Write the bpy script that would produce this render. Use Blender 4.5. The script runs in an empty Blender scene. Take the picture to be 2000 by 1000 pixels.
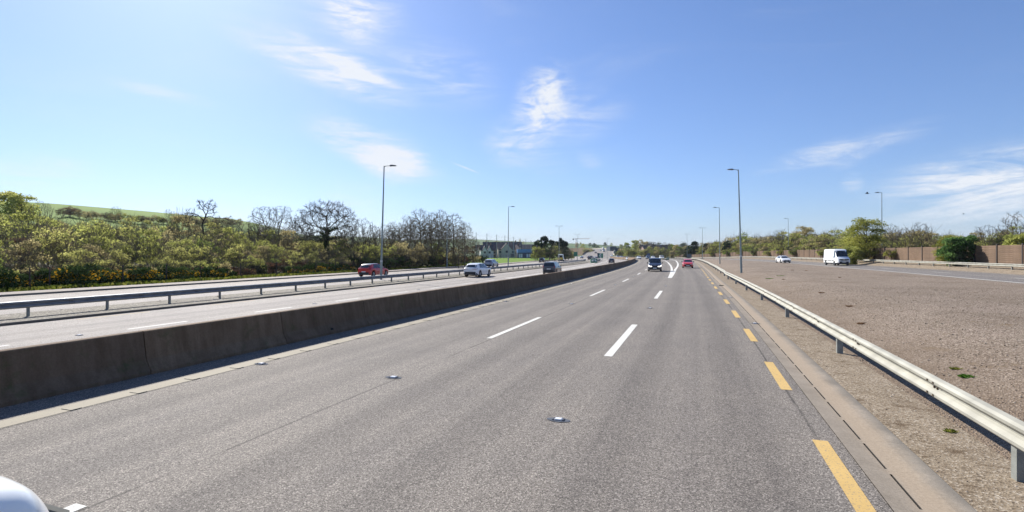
import bpy, bmesh, math, random
import numpy as np
from mathutils import Vector, Matrix

random.seed(7); rng = np.random.default_rng(7)
scene = bpy.context.scene
COL = scene.collection

# ------------------------------------------------------------------ camera, sky, sun
CAM_H = 2.5
cam_d = bpy.data.cameras.new('camera'); cam = bpy.data.objects.new('camera', cam_d); COL.objects.link(cam)
cam.location = (0, 0, CAM_H); cam.rotation_euler = (math.radians(90), 0, 0)
cam_d.sensor_width = 36; cam_d.lens = 18; cam_d.shift_y = -0.0028
cam_d.clip_start = 0.05; cam_d.clip_end = 20000
scene.camera = cam

SUN_EL = math.radians(35.0); SUN_AZ = math.radians(-33.4)      # azimuth from +Y towards +X
SUN_STRENGTH = 4.8; SKY_STRENGTH = 0.074; EXPOSURE = 0.9

def N(nt, kind, **kw):
    n = nt.nodes.new(kind)
    for k, v in kw.items(): setattr(n, k, v)
    return n
def L(nt, a, b): nt.links.new(a, b)

world = bpy.data.worlds.new('World'); scene.world = world; world.use_nodes = True
wt = world.node_tree; wt.nodes.clear()
w_out = N(wt, 'ShaderNodeOutputWorld'); w_bg = N(wt, 'ShaderNodeBackground'); w_bg.inputs['Strength'].default_value = SKY_STRENGTH
sky = N(wt, 'ShaderNodeTexSky', sky_type='NISHITA', sun_disc=False)
sky.sun_elevation = SUN_EL; sky.sun_rotation = SUN_AZ
sky.altitude = 20; sky.air_density = 1.0; sky.dust_density = 0.5; sky.ozone_density = 4.0
tc = N(wt, 'ShaderNodeTexCoord'); sx = N(wt, 'ShaderNodeSeparateXYZ'); L(wt, tc.outputs['Generated'], sx.inputs[0])
az = N(wt, 'ShaderNodeMath', operation='ARCTAN2'); L(wt, sx.outputs[0], az.inputs[0]); L(wt, sx.outputs[1], az.inputs[1])
el = N(wt, 'ShaderNodeMath', operation='ARCSINE'); L(wt, sx.outputs[2], el.inputs[0])
ae = N(wt, 'ShaderNodeCombineXYZ'); L(wt, az.outputs[0], ae.inputs[0]); L(wt, el.outputs[0], ae.inputs[1])
def skydir(px, py):
    return math.atan2(px-1000, 1000), math.atan2(494.4-py, math.hypot(1000, px-1000))
def wmath(op, a, b=None):
    m = N(wt, 'ShaderNodeMath', operation=op)
    for i, v in enumerate((a, b)):
        if v is None: continue
        if isinstance(v, (int, float)): m.inputs[i].default_value = v
        else: L(wt, v, m.inputs[i])
    return m.outputs[0]
def streak_noise(rot, sc, detail=7, dist=1.2, rough=0.62):
    mp = N(wt, 'ShaderNodeMapping'); mp.inputs['Rotation'].default_value = (0, 0, rot); mp.inputs['Scale'].default_value = sc
    L(wt, ae.outputs[0], mp.inputs[0])
    nz = N(wt, 'ShaderNodeTexNoise'); nz.inputs['Scale'].default_value = 1; nz.inputs['Detail'].default_value = detail
    nz.inputs['Distortion'].default_value = dist; nz.inputs['Roughness'].default_value = rough
    L(wt, mp.outputs[0], nz.inputs['Vector']); return nz.outputs['Fac']
def wrange(v, a, b, c=0.0, d=1.0):
    m = N(wt, 'ShaderNodeMapRange', interpolation_type='SMOOTHSTEP')
    m.inputs['From Min'].default_value = a; m.inputs['From Max'].default_value = b
    m.inputs['To Min'].default_value = c; m.inputs['To Max'].default_value = d
    L(wt, v, m.inputs['Value']); return m.outputs[0]
nA = wrange(streak_noise(math.radians(28), (4, 34, 1), 9, 1.8), 0.30, 0.70)        # streaks falling to the right
nB = wrange(streak_noise(math.radians(-20), (4, 30, 1), 9, 1.6), 0.31, 0.70)       # streaks rising to the right
nC = wrange(streak_noise(math.radians(70), (7, 24, 1), 8, 2.0), 0.33, 0.66)
# each cirrus patch: two ends of its long axis (as directions), half width, weight, which streaks
CLOUDS = [((430, 40), (810, 200), 34, 1.2, nA), ((560, 70), (780, 170), 22, 1.1, nA), ((590, 235), (860, 345), 34, 1.3, nA),
          ((700, 295), (840, 325), 44, 1.3, nB), ((590, -10), (790, 30), 50, .9, nA), ((640, -60), (720, 80), 40, 0.8, nC),
          ((1090, 120), (1030, 280), 52, 1.15, nC), ((1000, 230), (1230, 215), 50, 0.5, nB), ((950, 300), (1060, 250), 50, 0.5, nC),
          ((690, 302), (835, 318), 34, .55, None), ((580, 85), (770, 168), 13, .42, None), ((1085, 140), (1040, 250), 22, .32, None), ((480, 30), (900, 160), 70, .30, nB), ((620, 20), (760, 60), 40, .35, nC), ((930, 260), (1120, 330), 40, .35, nA),
          ((1125, 300), (1175, 325), 16, 0.4, nA), ((1700, 400), (2250, 340), 60, 1.15, nB), ((1760, 360), (2300, 305), 36, 0.8, nB),
          ((1480, 335), (1830, 240), 20, 0.75, nB), ((1620, 330), (1700, 300), 10, 0.4, nB), ((1640, 365), (1690, 350), 16, 0.5, nB),
          ((190, 150), (440, 210), 11, 0.6, nA), ((780, 120), (980, 170), 55, 0.42, nB), ((880, 316), (940, 340), 2.2, 0.55, None),
          ((620, 235), (740, 238), 9, 0.6, nB), ((-60, 335), (200, 335), 26, 0.5, nA), ((600, 420), (760, 380), 40, 0.35, nA)]
tot = None
for (a, b, hw, wgt, nz) in CLOUDS:
    a0, e0 = skydir(*a); a1, e1 = skydir(*b)
    mp = N(wt, 'ShaderNodeMapping', vector_type='TEXTURE')
    mp.inputs['Location'].default_value = ((a0+a1)/2, (e0+e1)/2, 0)
    mp.inputs['Rotation'].default_value = (0, 0, math.atan2(e1-e0, a1-a0))
    mp.inputs['Scale'].default_value = (math.hypot(a1-a0, e1-e0)/2*1.25, hw/1000*1.35, 1)
    L(wt, ae.outputs[0], mp.inputs[0])
    ln = N(wt, 'ShaderNodeVectorMath', operation='LENGTH'); L(wt, mp.outputs[0], ln.inputs[0])
    m = wrange(ln.outputs['Value'], 1.0, 0.1)
    if nz is not None: m = wmath('MULTIPLY', m, nz)
    m = wmath('MULTIPLY', m, wgt)
    tot = m if tot is None else wmath('ADD', tot, m)
fine = wrange(streak_noise(math.radians(20), (16, 60, 1), 9, 2.5, .7), 0.25, 0.70, .5, 1.1)
tot = wmath('MULTIPLY', tot, fine)
veil = wmath('MULTIPLY', wrange(streak_noise(0.4, (2.2, 6, 1), 8, 1.0), 0.5, 0.85), 0.16)
tot = wmath('MINIMUM', wmath('ADD', tot, veil), 0.92)
lp = wrange(el.outputs[0], -0.02, 0.03); tot = wmath('MULTIPLY', tot, lp)
mixc = N(wt, 'ShaderNodeMix', data_type='RGBA'); L(wt, tot, mixc.inputs[0])
tintn = N(wt, 'ShaderNodeMix', data_type='RGBA', blend_type='MULTIPLY'); tintn.inputs[0].default_value = 1.0
gam = N(wt, 'ShaderNodeGamma'); gam.inputs[1].default_value = 0.87; L(wt, sky.outputs[0], gam.inputs[0])
L(wt, gam.outputs[0], tintn.inputs[6]); tintn.inputs[7].default_value = (0.86, 1.0, 1.30, 1)
L(wt, tintn.outputs[2], mixc.inputs[6]); mixc.inputs[7].default_value = (6.5, 6.7, 7.0, 1)
L(wt, mixc.outputs[2], w_bg.inputs['Color']); L(wt, w_bg.outputs[0], w_out.inputs[0])

sun_d = bpy.data.lights.new('sun', 'SUN'); sun_d.energy = SUN_STRENGTH; sun_d.angle = math.radians(0.55); sun_d.color = (1.0, 0.955, 0.88)
sun = bpy.data.objects.new('sun', sun_d); COL.objects.link(sun)
to_sun = Vector((math.sin(SUN_AZ)*math.cos(SUN_EL), math.cos(SUN_AZ)*math.cos(SUN_EL), math.sin(SUN_EL)))
sun.rotation_euler = (-to_sun).to_track_quat('-Z', 'Y').to_euler(); sun.location = (-40, 60, 80)
vs = scene.view_settings
scene.display_settings.display_device = 'sRGB'
vs.view_transform = 'Standard'; vs.look = 'None'; vs.exposure = EXPOSURE; vs.gamma = 1.0; vs.use_curve_mapping = False
scene.render.engine = 'CYCLES'
scene.cycles.max_bounces = 6; scene.cycles.diffuse_bounces = 3; scene.cycles.transparent_max_bounces = 8; scene.cycles.volume_bounces = 0
scene.cycles.use_denoising = True

# ------------------------------------------------------------------ road axis: (s along, d to the right)
DS = 0.5
def kap(s):
    if s < 170: return 1/1602.
    if s < 330: return 1/800.
    if s < 570: return -1/1127.
    return 1/400.
TH0 = math.radians(20.23)
F = [(0, 0, 0, TH0)]; x = y = s = 0.0; t = TH0
while s < 1000:
    t2 = t-kap(s+DS/2)*DS; tm = (t+t2)/2; x += math.sin(tm)*DS; y += math.cos(tm)*DS; t = t2; s += DS; F.append((s, x, y, t))
B = []; x = y = s = 0.0; t = TH0
while s > -160:
    t2 = t+kap(0)*DS; tm = (t+t2)/2; x -= math.sin(tm)*DS; y -= math.cos(tm)*DS; t = t2; s -= DS; B.append((s, x, y, t))
AX = np.array(B[::-1]+F); S0 = AX[0, 0]
def axis(s):
    f = min(max((s-S0)/DS, 0), len(AX)-1.001); i = int(f); f -= i
    return AX[i]*(1-f)+AX[i+1]*f
def ip(s, pts):
    return float(np.interp(s, [p[0] for p in pts], [p[1] for p in pts]))
VPROF = [(180, 0), (240, -.3), (330, -.7), (400, -.6), (440, .1), (480, 1.2), (560, 4.6), (640, 7.2), (720, 8.3), (1000, 8.6)]
ZL = [(-200, -.3), (90, -.3), (140, -.5), (230, -.55), (330, -.3), (420, -.1), (480, 0), (1000, 0)]
YEL = [(-200, 1.6), (40, 1.6), (53, 1.72), (66, 1.95), (98, 2.9), (131, 4.46), (170, 6.74), (210, 9.3), (240, 11.3), (300, 15.5), (360, 20), (480, 30)]
GOR = [(53.8, -2.0), (83, -1.52), (116, -.4), (152, .9), (193, 2.8), (240, 5.8), (300, 10.5), (360, 15.5), (480, 25)]
SL2 = [(-200, 20.6), (110, 20.4), (145, 19.6), (200, 16.2), (240, 14.5), (300, 17.5), (360, 22), (480, 32)]
SR2 = [(-200, 28.7), (120, 28.9), (185, 28.8), (240, 27.5), (300, 28), (360, 31), (480, 40)]
def d_rail(s): return 3.25 if s < 55 else ip(s, YEL)+1.62+min((s-55)/60*.25, .25)
DLROAD_L = [(-200, -25.2), (150, -25.0), (200, -25.5), (330, -25.0), (1000, -25.0)]
FK = [(-200, -42), (95, -42), (145, -45.2), (180, -46), (240, -44), (320, -36), (420, -30), (1000, -30)]
RL = [(-200, -27.4), (90, -27.4), (140, -28.1), (208, -29.7)]
def gz(s, d):
    if d > -10.86:
        z = ip(s, VPROF)
        if s < 430:
            dr = d_rail(s)+.2
            if d > dr:
                u = min((d-dr)/5.0, 1); z += 0.5*(u*u*(3-2*u))*max(0, min(1, (330-s)/110))
            if d > 29.2: z += 0.75*min((d-29.2)/2.8, 1)*max(0, min(1, (330-s)/110))
            if d > 33: z += min((d-33)*.035, 1.6)
        return z
    z = ip(s, ZL)
    if d > -25.6: z += ip(s, VPROF)
    else: z += min(ip(s, VPROF), 0)*.4
    return z
def wp(s, d, dz=0.0):
    a = axis(s); return Vector((a[1]+d*math.cos(a[3]), a[2]-d*math.sin(a[3]), gz(s, d)+dz))
def heading(s): return axis(s)[3]
def to_sd(X, Y):
    i = int(np.argmin((AX[:, 1]-X)**2+(AX[:, 2]-Y)**2)); s, x, y, t = AX[i]
    return s+(X-x)*math.sin(t)+(Y-y)*math.cos(t), (X-x)*math.cos(t)-(Y-y)*math.sin(t)

# ------------------------------------------------------------------ terrain height
def sm(u): u = np.clip(u, 0, 1); return u*u*(3-2*u)
EPX = [(-400, .105), (0, .095), (105, .0895), (210, .0815), (300, .0745), (400, .0655), (455, .0620), (500, .056), (600, .034), (800, .027), (930, .0255),
       (1036, .0205), (1115, .0180), (1175, .0155), (1220, .0125), (1400, .011), (2400, .012)]
EAZ = np.array([math.atan((p[0]-1000)/1000) for p in EPX]); EV = np.array([p[1] for p in EPX])
RR = np.array([math.atan((p-1000)/1000) for p in (-400, 455, 850, 930, 2400)]); RV = np.array([420, 420, 1500, 2300, 2300])
def terr(X, Y, S_, D_):
    """terrain height away from the road corridor, vectorised"""
    rho = np.hypot(X, Y); phi = np.arctan2(X, Y)
    e = np.interp(phi, EAZ, EV); rr = np.interp(phi, RR, RV)
    zr = 3+e*rr*np.maximum(np.cos(phi), .45)
    left = D_ < 0
    r0 = np.interp(rr, [420, 800], [60, 480])
    u = (rho-r0)/(rr-r0)
    h = zr*sm(u)*(1-.35*sm((rho-rr)/rr))
    q = np.where(left, sm((-46-D_)/60), sm((D_-60)/80))
    base = np.where(left, -.5, 2.2)
    base = np.where(rho > 330, np.interp(rho, [330, 600], [1, 0])*base+np.interp(rho, [330, 600], [0, -.5]), base)
    return base+h*q+np.where(left, 0.8*sm((-47-D_)/14)*np.interp(rho, [100, 250], [1, .3]), 0)
_gz = np.vectorize(gz)
def ground_z(X, Y):
    X = np.atleast_1d(np.asarray(X, float)); Y = np.atleast_1d(np.asarray(Y, float))
    S_ = np.empty(len(X)); D_ = np.empty(len(X))
    for k in range(0, len(X), 4000):
        xx = X[k:k+4000, None]; yy = Y[k:k+4000, None]
        i = np.argmin((AX[None, :, 1]-xx)**2+(AX[None, :, 2]-yy)**2, axis=1); a = AX[i]
        D_[k:k+4000] = (X[k:k+4000]-a[:, 1])*np.cos(a[:, 3])-(Y[k:k+4000]-a[:, 2])*np.sin(a[:, 3])
        S_[k:k+4000] = a[:, 0]+(X[k:k+4000]-a[:, 1])*np.sin(a[:, 3])+(Y[k:k+4000]-a[:, 2])*np.cos(a[:, 3])
    T = terr(X, Y, S_, D_)
    cz = _gz(np.clip(S_, -160, 430), D_)
    wc = sm((D_+54)/7)*sm((50-D_)/10)*sm((430-S_)/25)*sm((S_+175)/20)
    return cz*wc+T*(1-wc), S_, D_
def gnd(X, Y): return float(ground_z([X], [Y])[0][0])
def at(px, Y):
    """ground point in the direction of a picture column, Y metres ahead"""
    X = (px-1000)/1000*Y; return Vector((X, Y, gnd(X, Y)))

# ------------------------------------------------------------------ object helpers
def link(name, me, mat=None, parent=None, loc=None, rz=0.0):
    o = bpy.data.objects.new(name, me); COL.objects.link(o)
    if mat is not None and me is not None and not me.materials:
        for m in (mat if isinstance(mat, (list, tuple)) else [mat]): me.materials.append(m)
    if parent is not None: o.parent = parent
    if loc is not None: o.location = loc
    if rz: o.rotation_euler = (0, 0, rz)
    return o
def tag(o, label, cat, group=None, kind=None):
    if label: o['label'] = label
    if cat: o['category'] = cat
    if group: o['group'] = group
    if kind: o['kind'] = kind
    return o
def empty(name, loc, rz=0.0):
    o = bpy.data.objects.new(name, None); COL.objects.link(o); o.location = loc; o.rotation_euler = (0, 0, rz); o.empty_display_size = .3
    return o
def thing(name, label, cat, loc, rz=0.0, group=None): return tag(empty(name, loc, rz), label, cat, group)
def setting(name, me, mat, label):
    o = link(name, me, mat); o['kind'] = 'structure'; o['label'] = label; o['category'] = name.replace('_', ' '); return o
def copy_tree(o, parent=None):
    c = o.copy(); COL.objects.link(c)
    if parent is not None: c.parent = parent
    for ch in [k for k in o.children]: copy_tree(ch, c)
    return c
def mesh_np(name, V, Fq, uv=None, smooth=False, attr=None, mats=None):
    """mesh from arrays: V (n,3), Fq list/array of faces (quads or tris array)"""
    me = bpy.data.meshes.new(name)
    if isinstance(Fq, np.ndarray):
        nf, k = Fq.shape
        me.vertices.add(len(V)); me.vertices.foreach_set('co', np.asarray(V, np.float32).ravel())
        me.loops.add(nf*k); me.loops.foreach_set('vertex_index', Fq.astype(np.int32).ravel())
        me.polygons.add(nf); me.polygons.foreach_set('loop_start', np.arange(0, nf*k, k, dtype=np.int32))
        me.update(calc_edges=True)
    else:
        me.from_pydata([tuple(v) for v in V], [], [tuple(f) for f in Fq]); me.update()
    if uv is not None:
        lay = me.uv_layers.new(name='UVMap'); idx = np.empty(len(me.loops), np.int32); me.loops.foreach_get('vertex_index', idx)
        lay.data.foreach_set('uv', np.asarray(uv, np.float32)[idx].ravel())
    if attr is not None:
        a = me.attributes.new('tint', 'FLOAT', 'FACE'); a.data.foreach_set('value', np.asarray(attr, np.float32))
    if smooth: me.polygons.foreach_set('use_smooth', np.ones(len(me.polygons), bool))
    if mats is not None: me.polygons.foreach_set('material_index', np.asarray(mats, np.int32))
    return me
class MB:
    """collects simple shapes into one mesh"""
    def __init__(s): s.V = []; s.F = []
    def add(s, V, Fs):
        o = len(s.V); s.V += [tuple(v) for v in V]; s.F += [tuple(i+o for i in f) for f in Fs]; return s
    def box(s, c, size, rz=0.0, taper=1.0):
        hx, hy, hz = size[0]/2, size[1]/2, size[2]/2; cs, sn = math.cos(rz), math.sin(rz); V = []
        for dz in (-1, 1):
            k = taper if dz > 0 else 1
            for dx, dy in ((-1, -1), (1, -1), (1, 1), (-1, 1)):
                a, b = dx*hx*k, dy*hy*k; V.append((c[0]+a*cs-b*sn, c[1]+a*sn+b*cs, c[2]+dz*hz))
        return s.add(V, [(3, 2, 1, 0), (4, 5, 6, 7), (0, 1, 5, 4), (1, 2, 6, 5), (2, 3, 7, 6), (3, 0, 4, 7)])
    def tube(s, p0, p1, r0, r1=None, n=8, caps=True):
        r1 = r0 if r1 is None else r1; p0 = Vector(p0); p1 = Vector(p1); ax = (p1-p0).normalized()
        u = ax.orthogonal().normalized(); v = ax.cross(u); V = []
        for p, r in ((p0, r0), (p1, r1)):
            for i in range(n):
                a = 2*math.pi*i/n; V.append(p+(u*math.cos(a)+v*math.sin(a))*r)
        Fs = [(i, (i+1) % n, n+(i+1) % n, n+i) for i in range(n)]
        if caps: Fs += [tuple(range(n))[::-1], tuple(range(n, 2*n))]
        return s.add(V, Fs)
    def prism(s, poly, y0, y1):
        """polygon in (x,z) run from y0 to y1"""
        n = len(poly); V = [(p[0], y0, p[1]) for p in poly]+[(p[0], y1, p[1]) for p in poly]
        return s.add(V, [(i, (i+1) % n, n+(i+1) % n, n+i) for i in range(n)]+[tuple(range(n))[::-1], tuple(range(n, 2*n))])
    def mesh(s, name, bevel=0, smooth=False):
        me = bpy.data.meshes.new(name); me.from_pydata(s.V, [], s.F); me.update()
        bm = bmesh.new(); bm.from_mesh(me); bmesh.ops.recalc_face_normals(bm, faces=bm.faces)
        if bevel: bmesh.ops.bevel(bm, geom=bm.edges[:], offset=bevel, segments=1, affect='EDGES', clamp_overlap=True)
        bm.to_mesh(me); bm.free()
        if smooth: me.polygons.foreach_set('use_smooth', np.ones(len(me.polygons), bool)); me.set_sharp_from_angle(angle=math.radians(38))
        return me

# ------------------------------------------------------------------ materials
def newmat(name):
    m = bpy.data.materials.new(name); m.use_nodes = True; nt = m.node_tree
    return m, nt, nt.nodes['Principled BSDF'], nt.nodes['Material Output']
def ramp(nt, fac, stops):
    r = N(nt, 'ShaderNodeValToRGB'); els = r.color_ramp.elements
    while len(els) < len(stops): els.new(.5)
    for e, (p, c) in zip(els, stops): e.position = p; e.color = (*c, 1)
    L(nt, fac, r.inputs[0]); return r.outputs[0]
def noise(nt, vec, scale, detail=4, rough=.55, sc3=None):
    if sc3:
        mp = N(nt, 'ShaderNodeMapping'); mp.inputs['Scale'].default_value = sc3; L(nt, vec, mp.inputs[0]); vec = mp.outputs[0]
    n = N(nt, 'ShaderNodeTexNoise'); n.inputs['Scale'].default_value = scale; n.inputs['Detail'].default_value = detail; n.inputs['Roughness'].default_value = rough
    L(nt, vec, n.inputs['Vector']); return n.outputs['Fac']
def mixrgb(nt, fac, a, b, mode='MIX'):
    m = N(nt, 'ShaderNodeMix', data_type='RGBA', blend_type=mode)
    for i, v in ((0, fac), (6, a), (7, b)):
        if isinstance(v, (int, float)): m.inputs[i].default_value = v
        elif isinstance(v, tuple): m.inputs[i].default_value = (*v, 1)
        else: L(nt, v, m.inputs[i])
    return m.outputs[2]
def bump(nt, h, bsdf, strength=.4, dist=.02):
    b = N(nt, 'ShaderNodeBump'); b.inputs['Strength'].default_value = strength; b.inputs['Distance'].default_value = dist
    L(nt, h, b.inputs['Height']); L(nt, b.outputs[0], bsdf.inputs['Normal'])
def plain(name, col, rough=.5, metal=0.0, coat=0.0, var=.12, scale=6.0, spec=.5):
    m, nt, b, o = newmat(name); t = N(nt, 'ShaderNodeTexCoord')
    f = noise(nt, t.outputs['Object'], scale, 5)
    c = ramp(nt, f, [(.3, tuple(v*(1-var) for v in col)), (.7, tuple(min(1, v*(1+var)) for v in col))])
    L(nt, c, b.inputs['Base Color']); b.inputs['Roughness'].default_value = rough; b.inputs['Metallic'].default_value = metal
    b.inputs['Specular IOR Level'].default_value = spec
    if coat: b.inputs['Coat Weight'].default_value = coat; b.inputs['Coat Roughness'].default_value = .05
    return m
def asphalt(name, dark, light, lanes, seed=0.0, warm=0.0):
    """speckled worn asphalt; lanes = centre offsets d of the worn wheel paths"""
    m, nt, b, o = newmat(name); uv = N(nt, 'ShaderNodeUVMap'); geo = N(nt, 'ShaderNodeNewGeometry'); pos = geo.outputs['Position']
    vor = N(nt, 'ShaderNodeTexVoronoi'); vor.inputs['Scale'].default_value = 85; L(nt, pos, vor.inputs['Vector'])
    sp = N(nt, 'ShaderNodeSeparateColor'); L(nt, vor.outputs['Color'], sp.inputs[0])
    chips = ramp(nt, sp.outputs[0], [(0, tuple(v*.45 for v in dark)), (.25, dark), (.55, tuple((a+c)/2 for a, c in zip(dark, light))), (.8, light), (1.0, tuple(min(1, v*1.75) for v in light))])
    big = noise(nt, pos, .35, 5, .6); c = mixrgb(nt, .55, chips, ramp(nt, big, [(.3, (.82, .82, .83)), (.7, (1.16, 1.14, 1.10))]), 'MULTIPLY')
    # wheel paths and tar streaks run along the road (uv.x = d, uv.y = s)
    st = noise(nt, uv.outputs[0], 1.0, 5, .6, (2.6, .035, 1)); c = mixrgb(nt, .5, c, ramp(nt, st, [(.32, (.78, .78, .79)), (.55, (1, 1, 1)), (.75, (1.12, 1.11, 1.08))]), 'MULTIPLY')
    st2 = noise(nt, uv.outputs[0], 1.0, 6, .7, (9, .25, 1)); c = mixrgb(nt, .35, c, ramp(nt, st2, [(.35, (.72, .72, .73)), (.5, (1, 1, 1))]), 'MULTIPLY')
    if lanes:
        ux = N(nt, 'ShaderNodeSeparateXYZ'); L(nt, uv.outputs[0], ux.inputs[0])
        wig = noise(nt, uv.outputs[0], 1.0, 3, .5, (0.0, .12, 1)); wb = N(nt, 'ShaderNodeMath', operation='MULTIPLY_ADD'); L(nt, wig, wb.inputs[0]); wb.inputs[1].default_value = .16; L(nt, ux.outputs[0], wb.inputs[2])
        def band(d0, w0, w1, amt, breakup=None):
            nonlocal c
            sbn = N(nt, 'ShaderNodeMath', operation='SUBTRACT'); L(nt, wb.outputs[0], sbn.inputs[0]); sbn.inputs[1].default_value = d0+.08
            ab = N(nt, 'ShaderNodeMath', operation='ABSOLUTE'); L(nt, sbn.outputs[0], ab.inputs[0])
            mr = N(nt, 'ShaderNodeMapRange', interpolation_type='SMOOTHSTEP'); L(nt, ab.outputs[0], mr.inputs[0]); mr.inputs[1].default_value = w1; mr.inputs[2].default_value = w0; mr.inputs[3].default_value = 0; mr.inputs[4].default_value = 1
            f = mr.outputs[0]
            if breakup is not None:
                mm = N(nt, 'ShaderNodeMath', operation='MULTIPLY'); L(nt, f, mm.inputs[0]); L(nt, breakup, mm.inputs[1]); f = mm.outputs[0]
            c = mixrgb(nt, f, c, mixrgb(nt, 1.0, c, (amt, amt, amt*1.01), 'MULTIPLY'))
        for d0 in lanes:
            for o_ in (-.85, .85): band(d0+o_, .12, .55, .82)
            band(d0, .05, .35, .93)
        bk = ramp(nt, noise(nt, uv.outputs[0], 1.0, 4, .6, (.3, .5, 1)), [(.38, (0, 0, 0)), (.5, (1, 1, 1))])
        for d0 in (lanes[0]+1.95, lanes[0]-1.72, lanes[-1]+1.7): band(d0, .008, .03, .45, bk)
    L(nt, c, b.inputs['Base Color']); b.inputs['Roughness'].default_value = .85; b.inputs['Specular IOR Level'].default_value = .25
    bump(nt, sp.outputs[0], b, .7, .006)
    return m
def gravel_mat(name, cols, scale=34, big=.5, bs=.9, bd=.02, patch=None, soil=None):
    m, nt, b, o = newmat(name); geo = N(nt, 'ShaderNodeNewGeometry'); pos = geo.outputs['Position']
    vor = N(nt, 'ShaderNodeTexVoronoi'); vor.inputs['Scale'].default_value = scale; L(nt, pos, vor.inputs['Vector'])
    sp = N(nt, 'ShaderNodeSeparateColor'); L(nt, vor.outputs['Color'], sp.inputs[0])
    c = ramp(nt, sp.outputs[0], list(zip((0, .3, .6, .85, 1), cols)))
    bn = noise(nt, pos, big, 6, .65); c = mixrgb(nt, .8, c, ramp(nt, bn, [(.28, (.66, .60, .54)), (.5, (1, 1, 1)), (.72, (1.15, 1.15, 1.18))]), 'MULTIPLY')
    if patch: 
        pn = noise(nt, pos, patch[0], 5, .7); msk = ramp(nt, pn, [(patch[2], (0, 0, 0)), (patch[2]+.1, (1, 1, 1))])
        c = mixrgb(nt, msk, c, patch[1])
    if soil:
        uvn = N(nt, 'ShaderNodeUVMap'); sxx = N(nt, 'ShaderNodeSeparateXYZ'); L(nt, uvn.outputs[0], sxx.inputs[0]); wn = noise(nt, pos, .9, 6, .75); ad = N(nt, 'ShaderNodeMath', operation='MULTIPLY_ADD'); L(nt, wn, ad.inputs[0]); ad.inputs[1].default_value = -4.5; L(nt, sxx.outputs[0], ad.inputs[2])
        mr = N(nt, 'ShaderNodeMapRange'); L(nt, ad.outputs[0], mr.inputs[0]); mr.inputs[1].default_value = 1.0; mr.inputs[2].default_value = 4.2; mr.inputs[3].default_value = .75; mr.inputs[4].default_value = 0
        c = mixrgb(nt, mr.outputs[0], c, ramp(nt, sp.outputs[1], [(0, soil[0]), (1, soil[1])]))
    L(nt, c, b.inputs['Base Color']); b.inputs['Roughness'].default_value = .9; b.inputs['Specular IOR Level'].default_value = .2
    bump(nt, vor.outputs['Distance'], b, bs, bd)
    return m
def ground_mat(name, stops, s1=.08, s2=2.5, rough=.95, bd=.08):
    m, nt, b, o = newmat(name); geo = N(nt, 'ShaderNodeNewGeometry'); pos = geo.outputs['Position']
    a = noise(nt, pos, s1, 6, .6); f = noise(nt, pos, s2, 6, .7)
    mx = N(nt, 'ShaderNodeMath', operation='ADD'); h = N(nt, 'ShaderNodeMath', operation='MULTIPLY'); h.inputs[1].default_value = .5
    L(nt, a, mx.inputs[0]); L(nt, f, mx.inputs[1]); L(nt, mx.outputs[0], h.inputs[0])
    L(nt, ramp(nt, h.outputs[0], stops), b.inputs['Base Color']); b.inputs['Roughness'].default_value = rough; b.inputs['Specular IOR Level'].default_value = .1
    bump(nt, f, b, .8, bd); return m
def leaf_mat(name, c0, c1, c2, trans=.64, vary=.35, gain=1.0):
    c0, c1, c2 = [tuple(min(.8, v*gain) for v in c) for c in (c0, c1, c2)]
    m, nt, b, o = newmat(name); nt.nodes.remove(b)
    a = N(nt, 'ShaderNodeAttribute', attribute_name='tint'); oi = N(nt, 'ShaderNodeObjectInfo')
    ad = N(nt, 'ShaderNodeMath', operation='MULTIPLY_ADD'); L(nt, oi.outputs['Random'], ad.inputs[0]); ad.inputs[1].default_value = vary; 
    sb = N(nt, 'ShaderNodeMath', operation='SUBTRACT'); L(nt, a.outputs['Fac'], sb.inputs[0]); sb.inputs[1].default_value = vary/2; L(nt, sb.outputs[0], ad.inputs[2])
    c = ramp(nt, ad.outputs[0], [(.05, c0), (.5, c1), (.95, c2)])
    d = N(nt, 'ShaderNodeBsdfDiffuse'); tr = N(nt, 'ShaderNodeBsdfTranslucent'); mx = N(nt, 'ShaderNodeMixShader'); mx.inputs[0].default_value = trans
    L(nt, c, d.inputs['Color']); L(nt, c, tr.inputs['Color']); L(nt, d.outputs[0], mx.inputs[1]); L(nt, tr.outputs[0], mx.inputs[2]); L(nt, mx.outputs[0], o.inputs['Surface'])
    return m

M = {}
M['asphalt'] = asphalt('asphalt', (.134, .118, .102), (.236, .211, .184), (-7.6, -3.9, -.2))
M['asphalt_left'] = asphalt('asphalt_worn_sheen', (.225, .202, .180), (.345, .312, .280), (-14.0, -17.6, -21.4, -34))  # worn asphalt, with the sunward sheen put into a paler base colour
M['asphalt_far'] = asphalt('asphalt_slip', (.125, .117, .108), (.265, .236, .208), (22.5, 26.6))
def paint_mat(name, col):
    m, nt, b, o = newmat(name); geo = N(nt, 'ShaderNodeNewGeometry'); pos = geo.outputs['Position']
    f = noise(nt, pos, 38, 5, .7); g = noise(nt, pos, 1.3, 4)
    c = ramp(nt, f, [(.33, (.17, .16, .145)), (.45, col), (.8, tuple(min(1, v*1.06) for v in col))])
    c = mixrgb(nt, .5, c, ramp(nt, g, [(.3, (.85, .84, .82)), (.6, (1.05, 1.05, 1.05))]), 'MULTIPLY')
    L(nt, c, b.inputs['Base Color']); b.inputs['Roughness'].default_value = .8; b.inputs['Specular IOR Level'].default_value = .2; bump(nt, f, b, .3, .003); return m
M['white_paint'] = paint_mat('white_road_paint', (.60, .585, .54)); M['cream_paint'] = paint_mat('cream_road_paint', (.27, .238, .18))
M['yellow_paint'] = paint_mat('yellow_road_paint', (.50, .34, .128)); M['faded_yellow'] = paint_mat('faded_yellow_paint', (.32, .22, .10))
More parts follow.
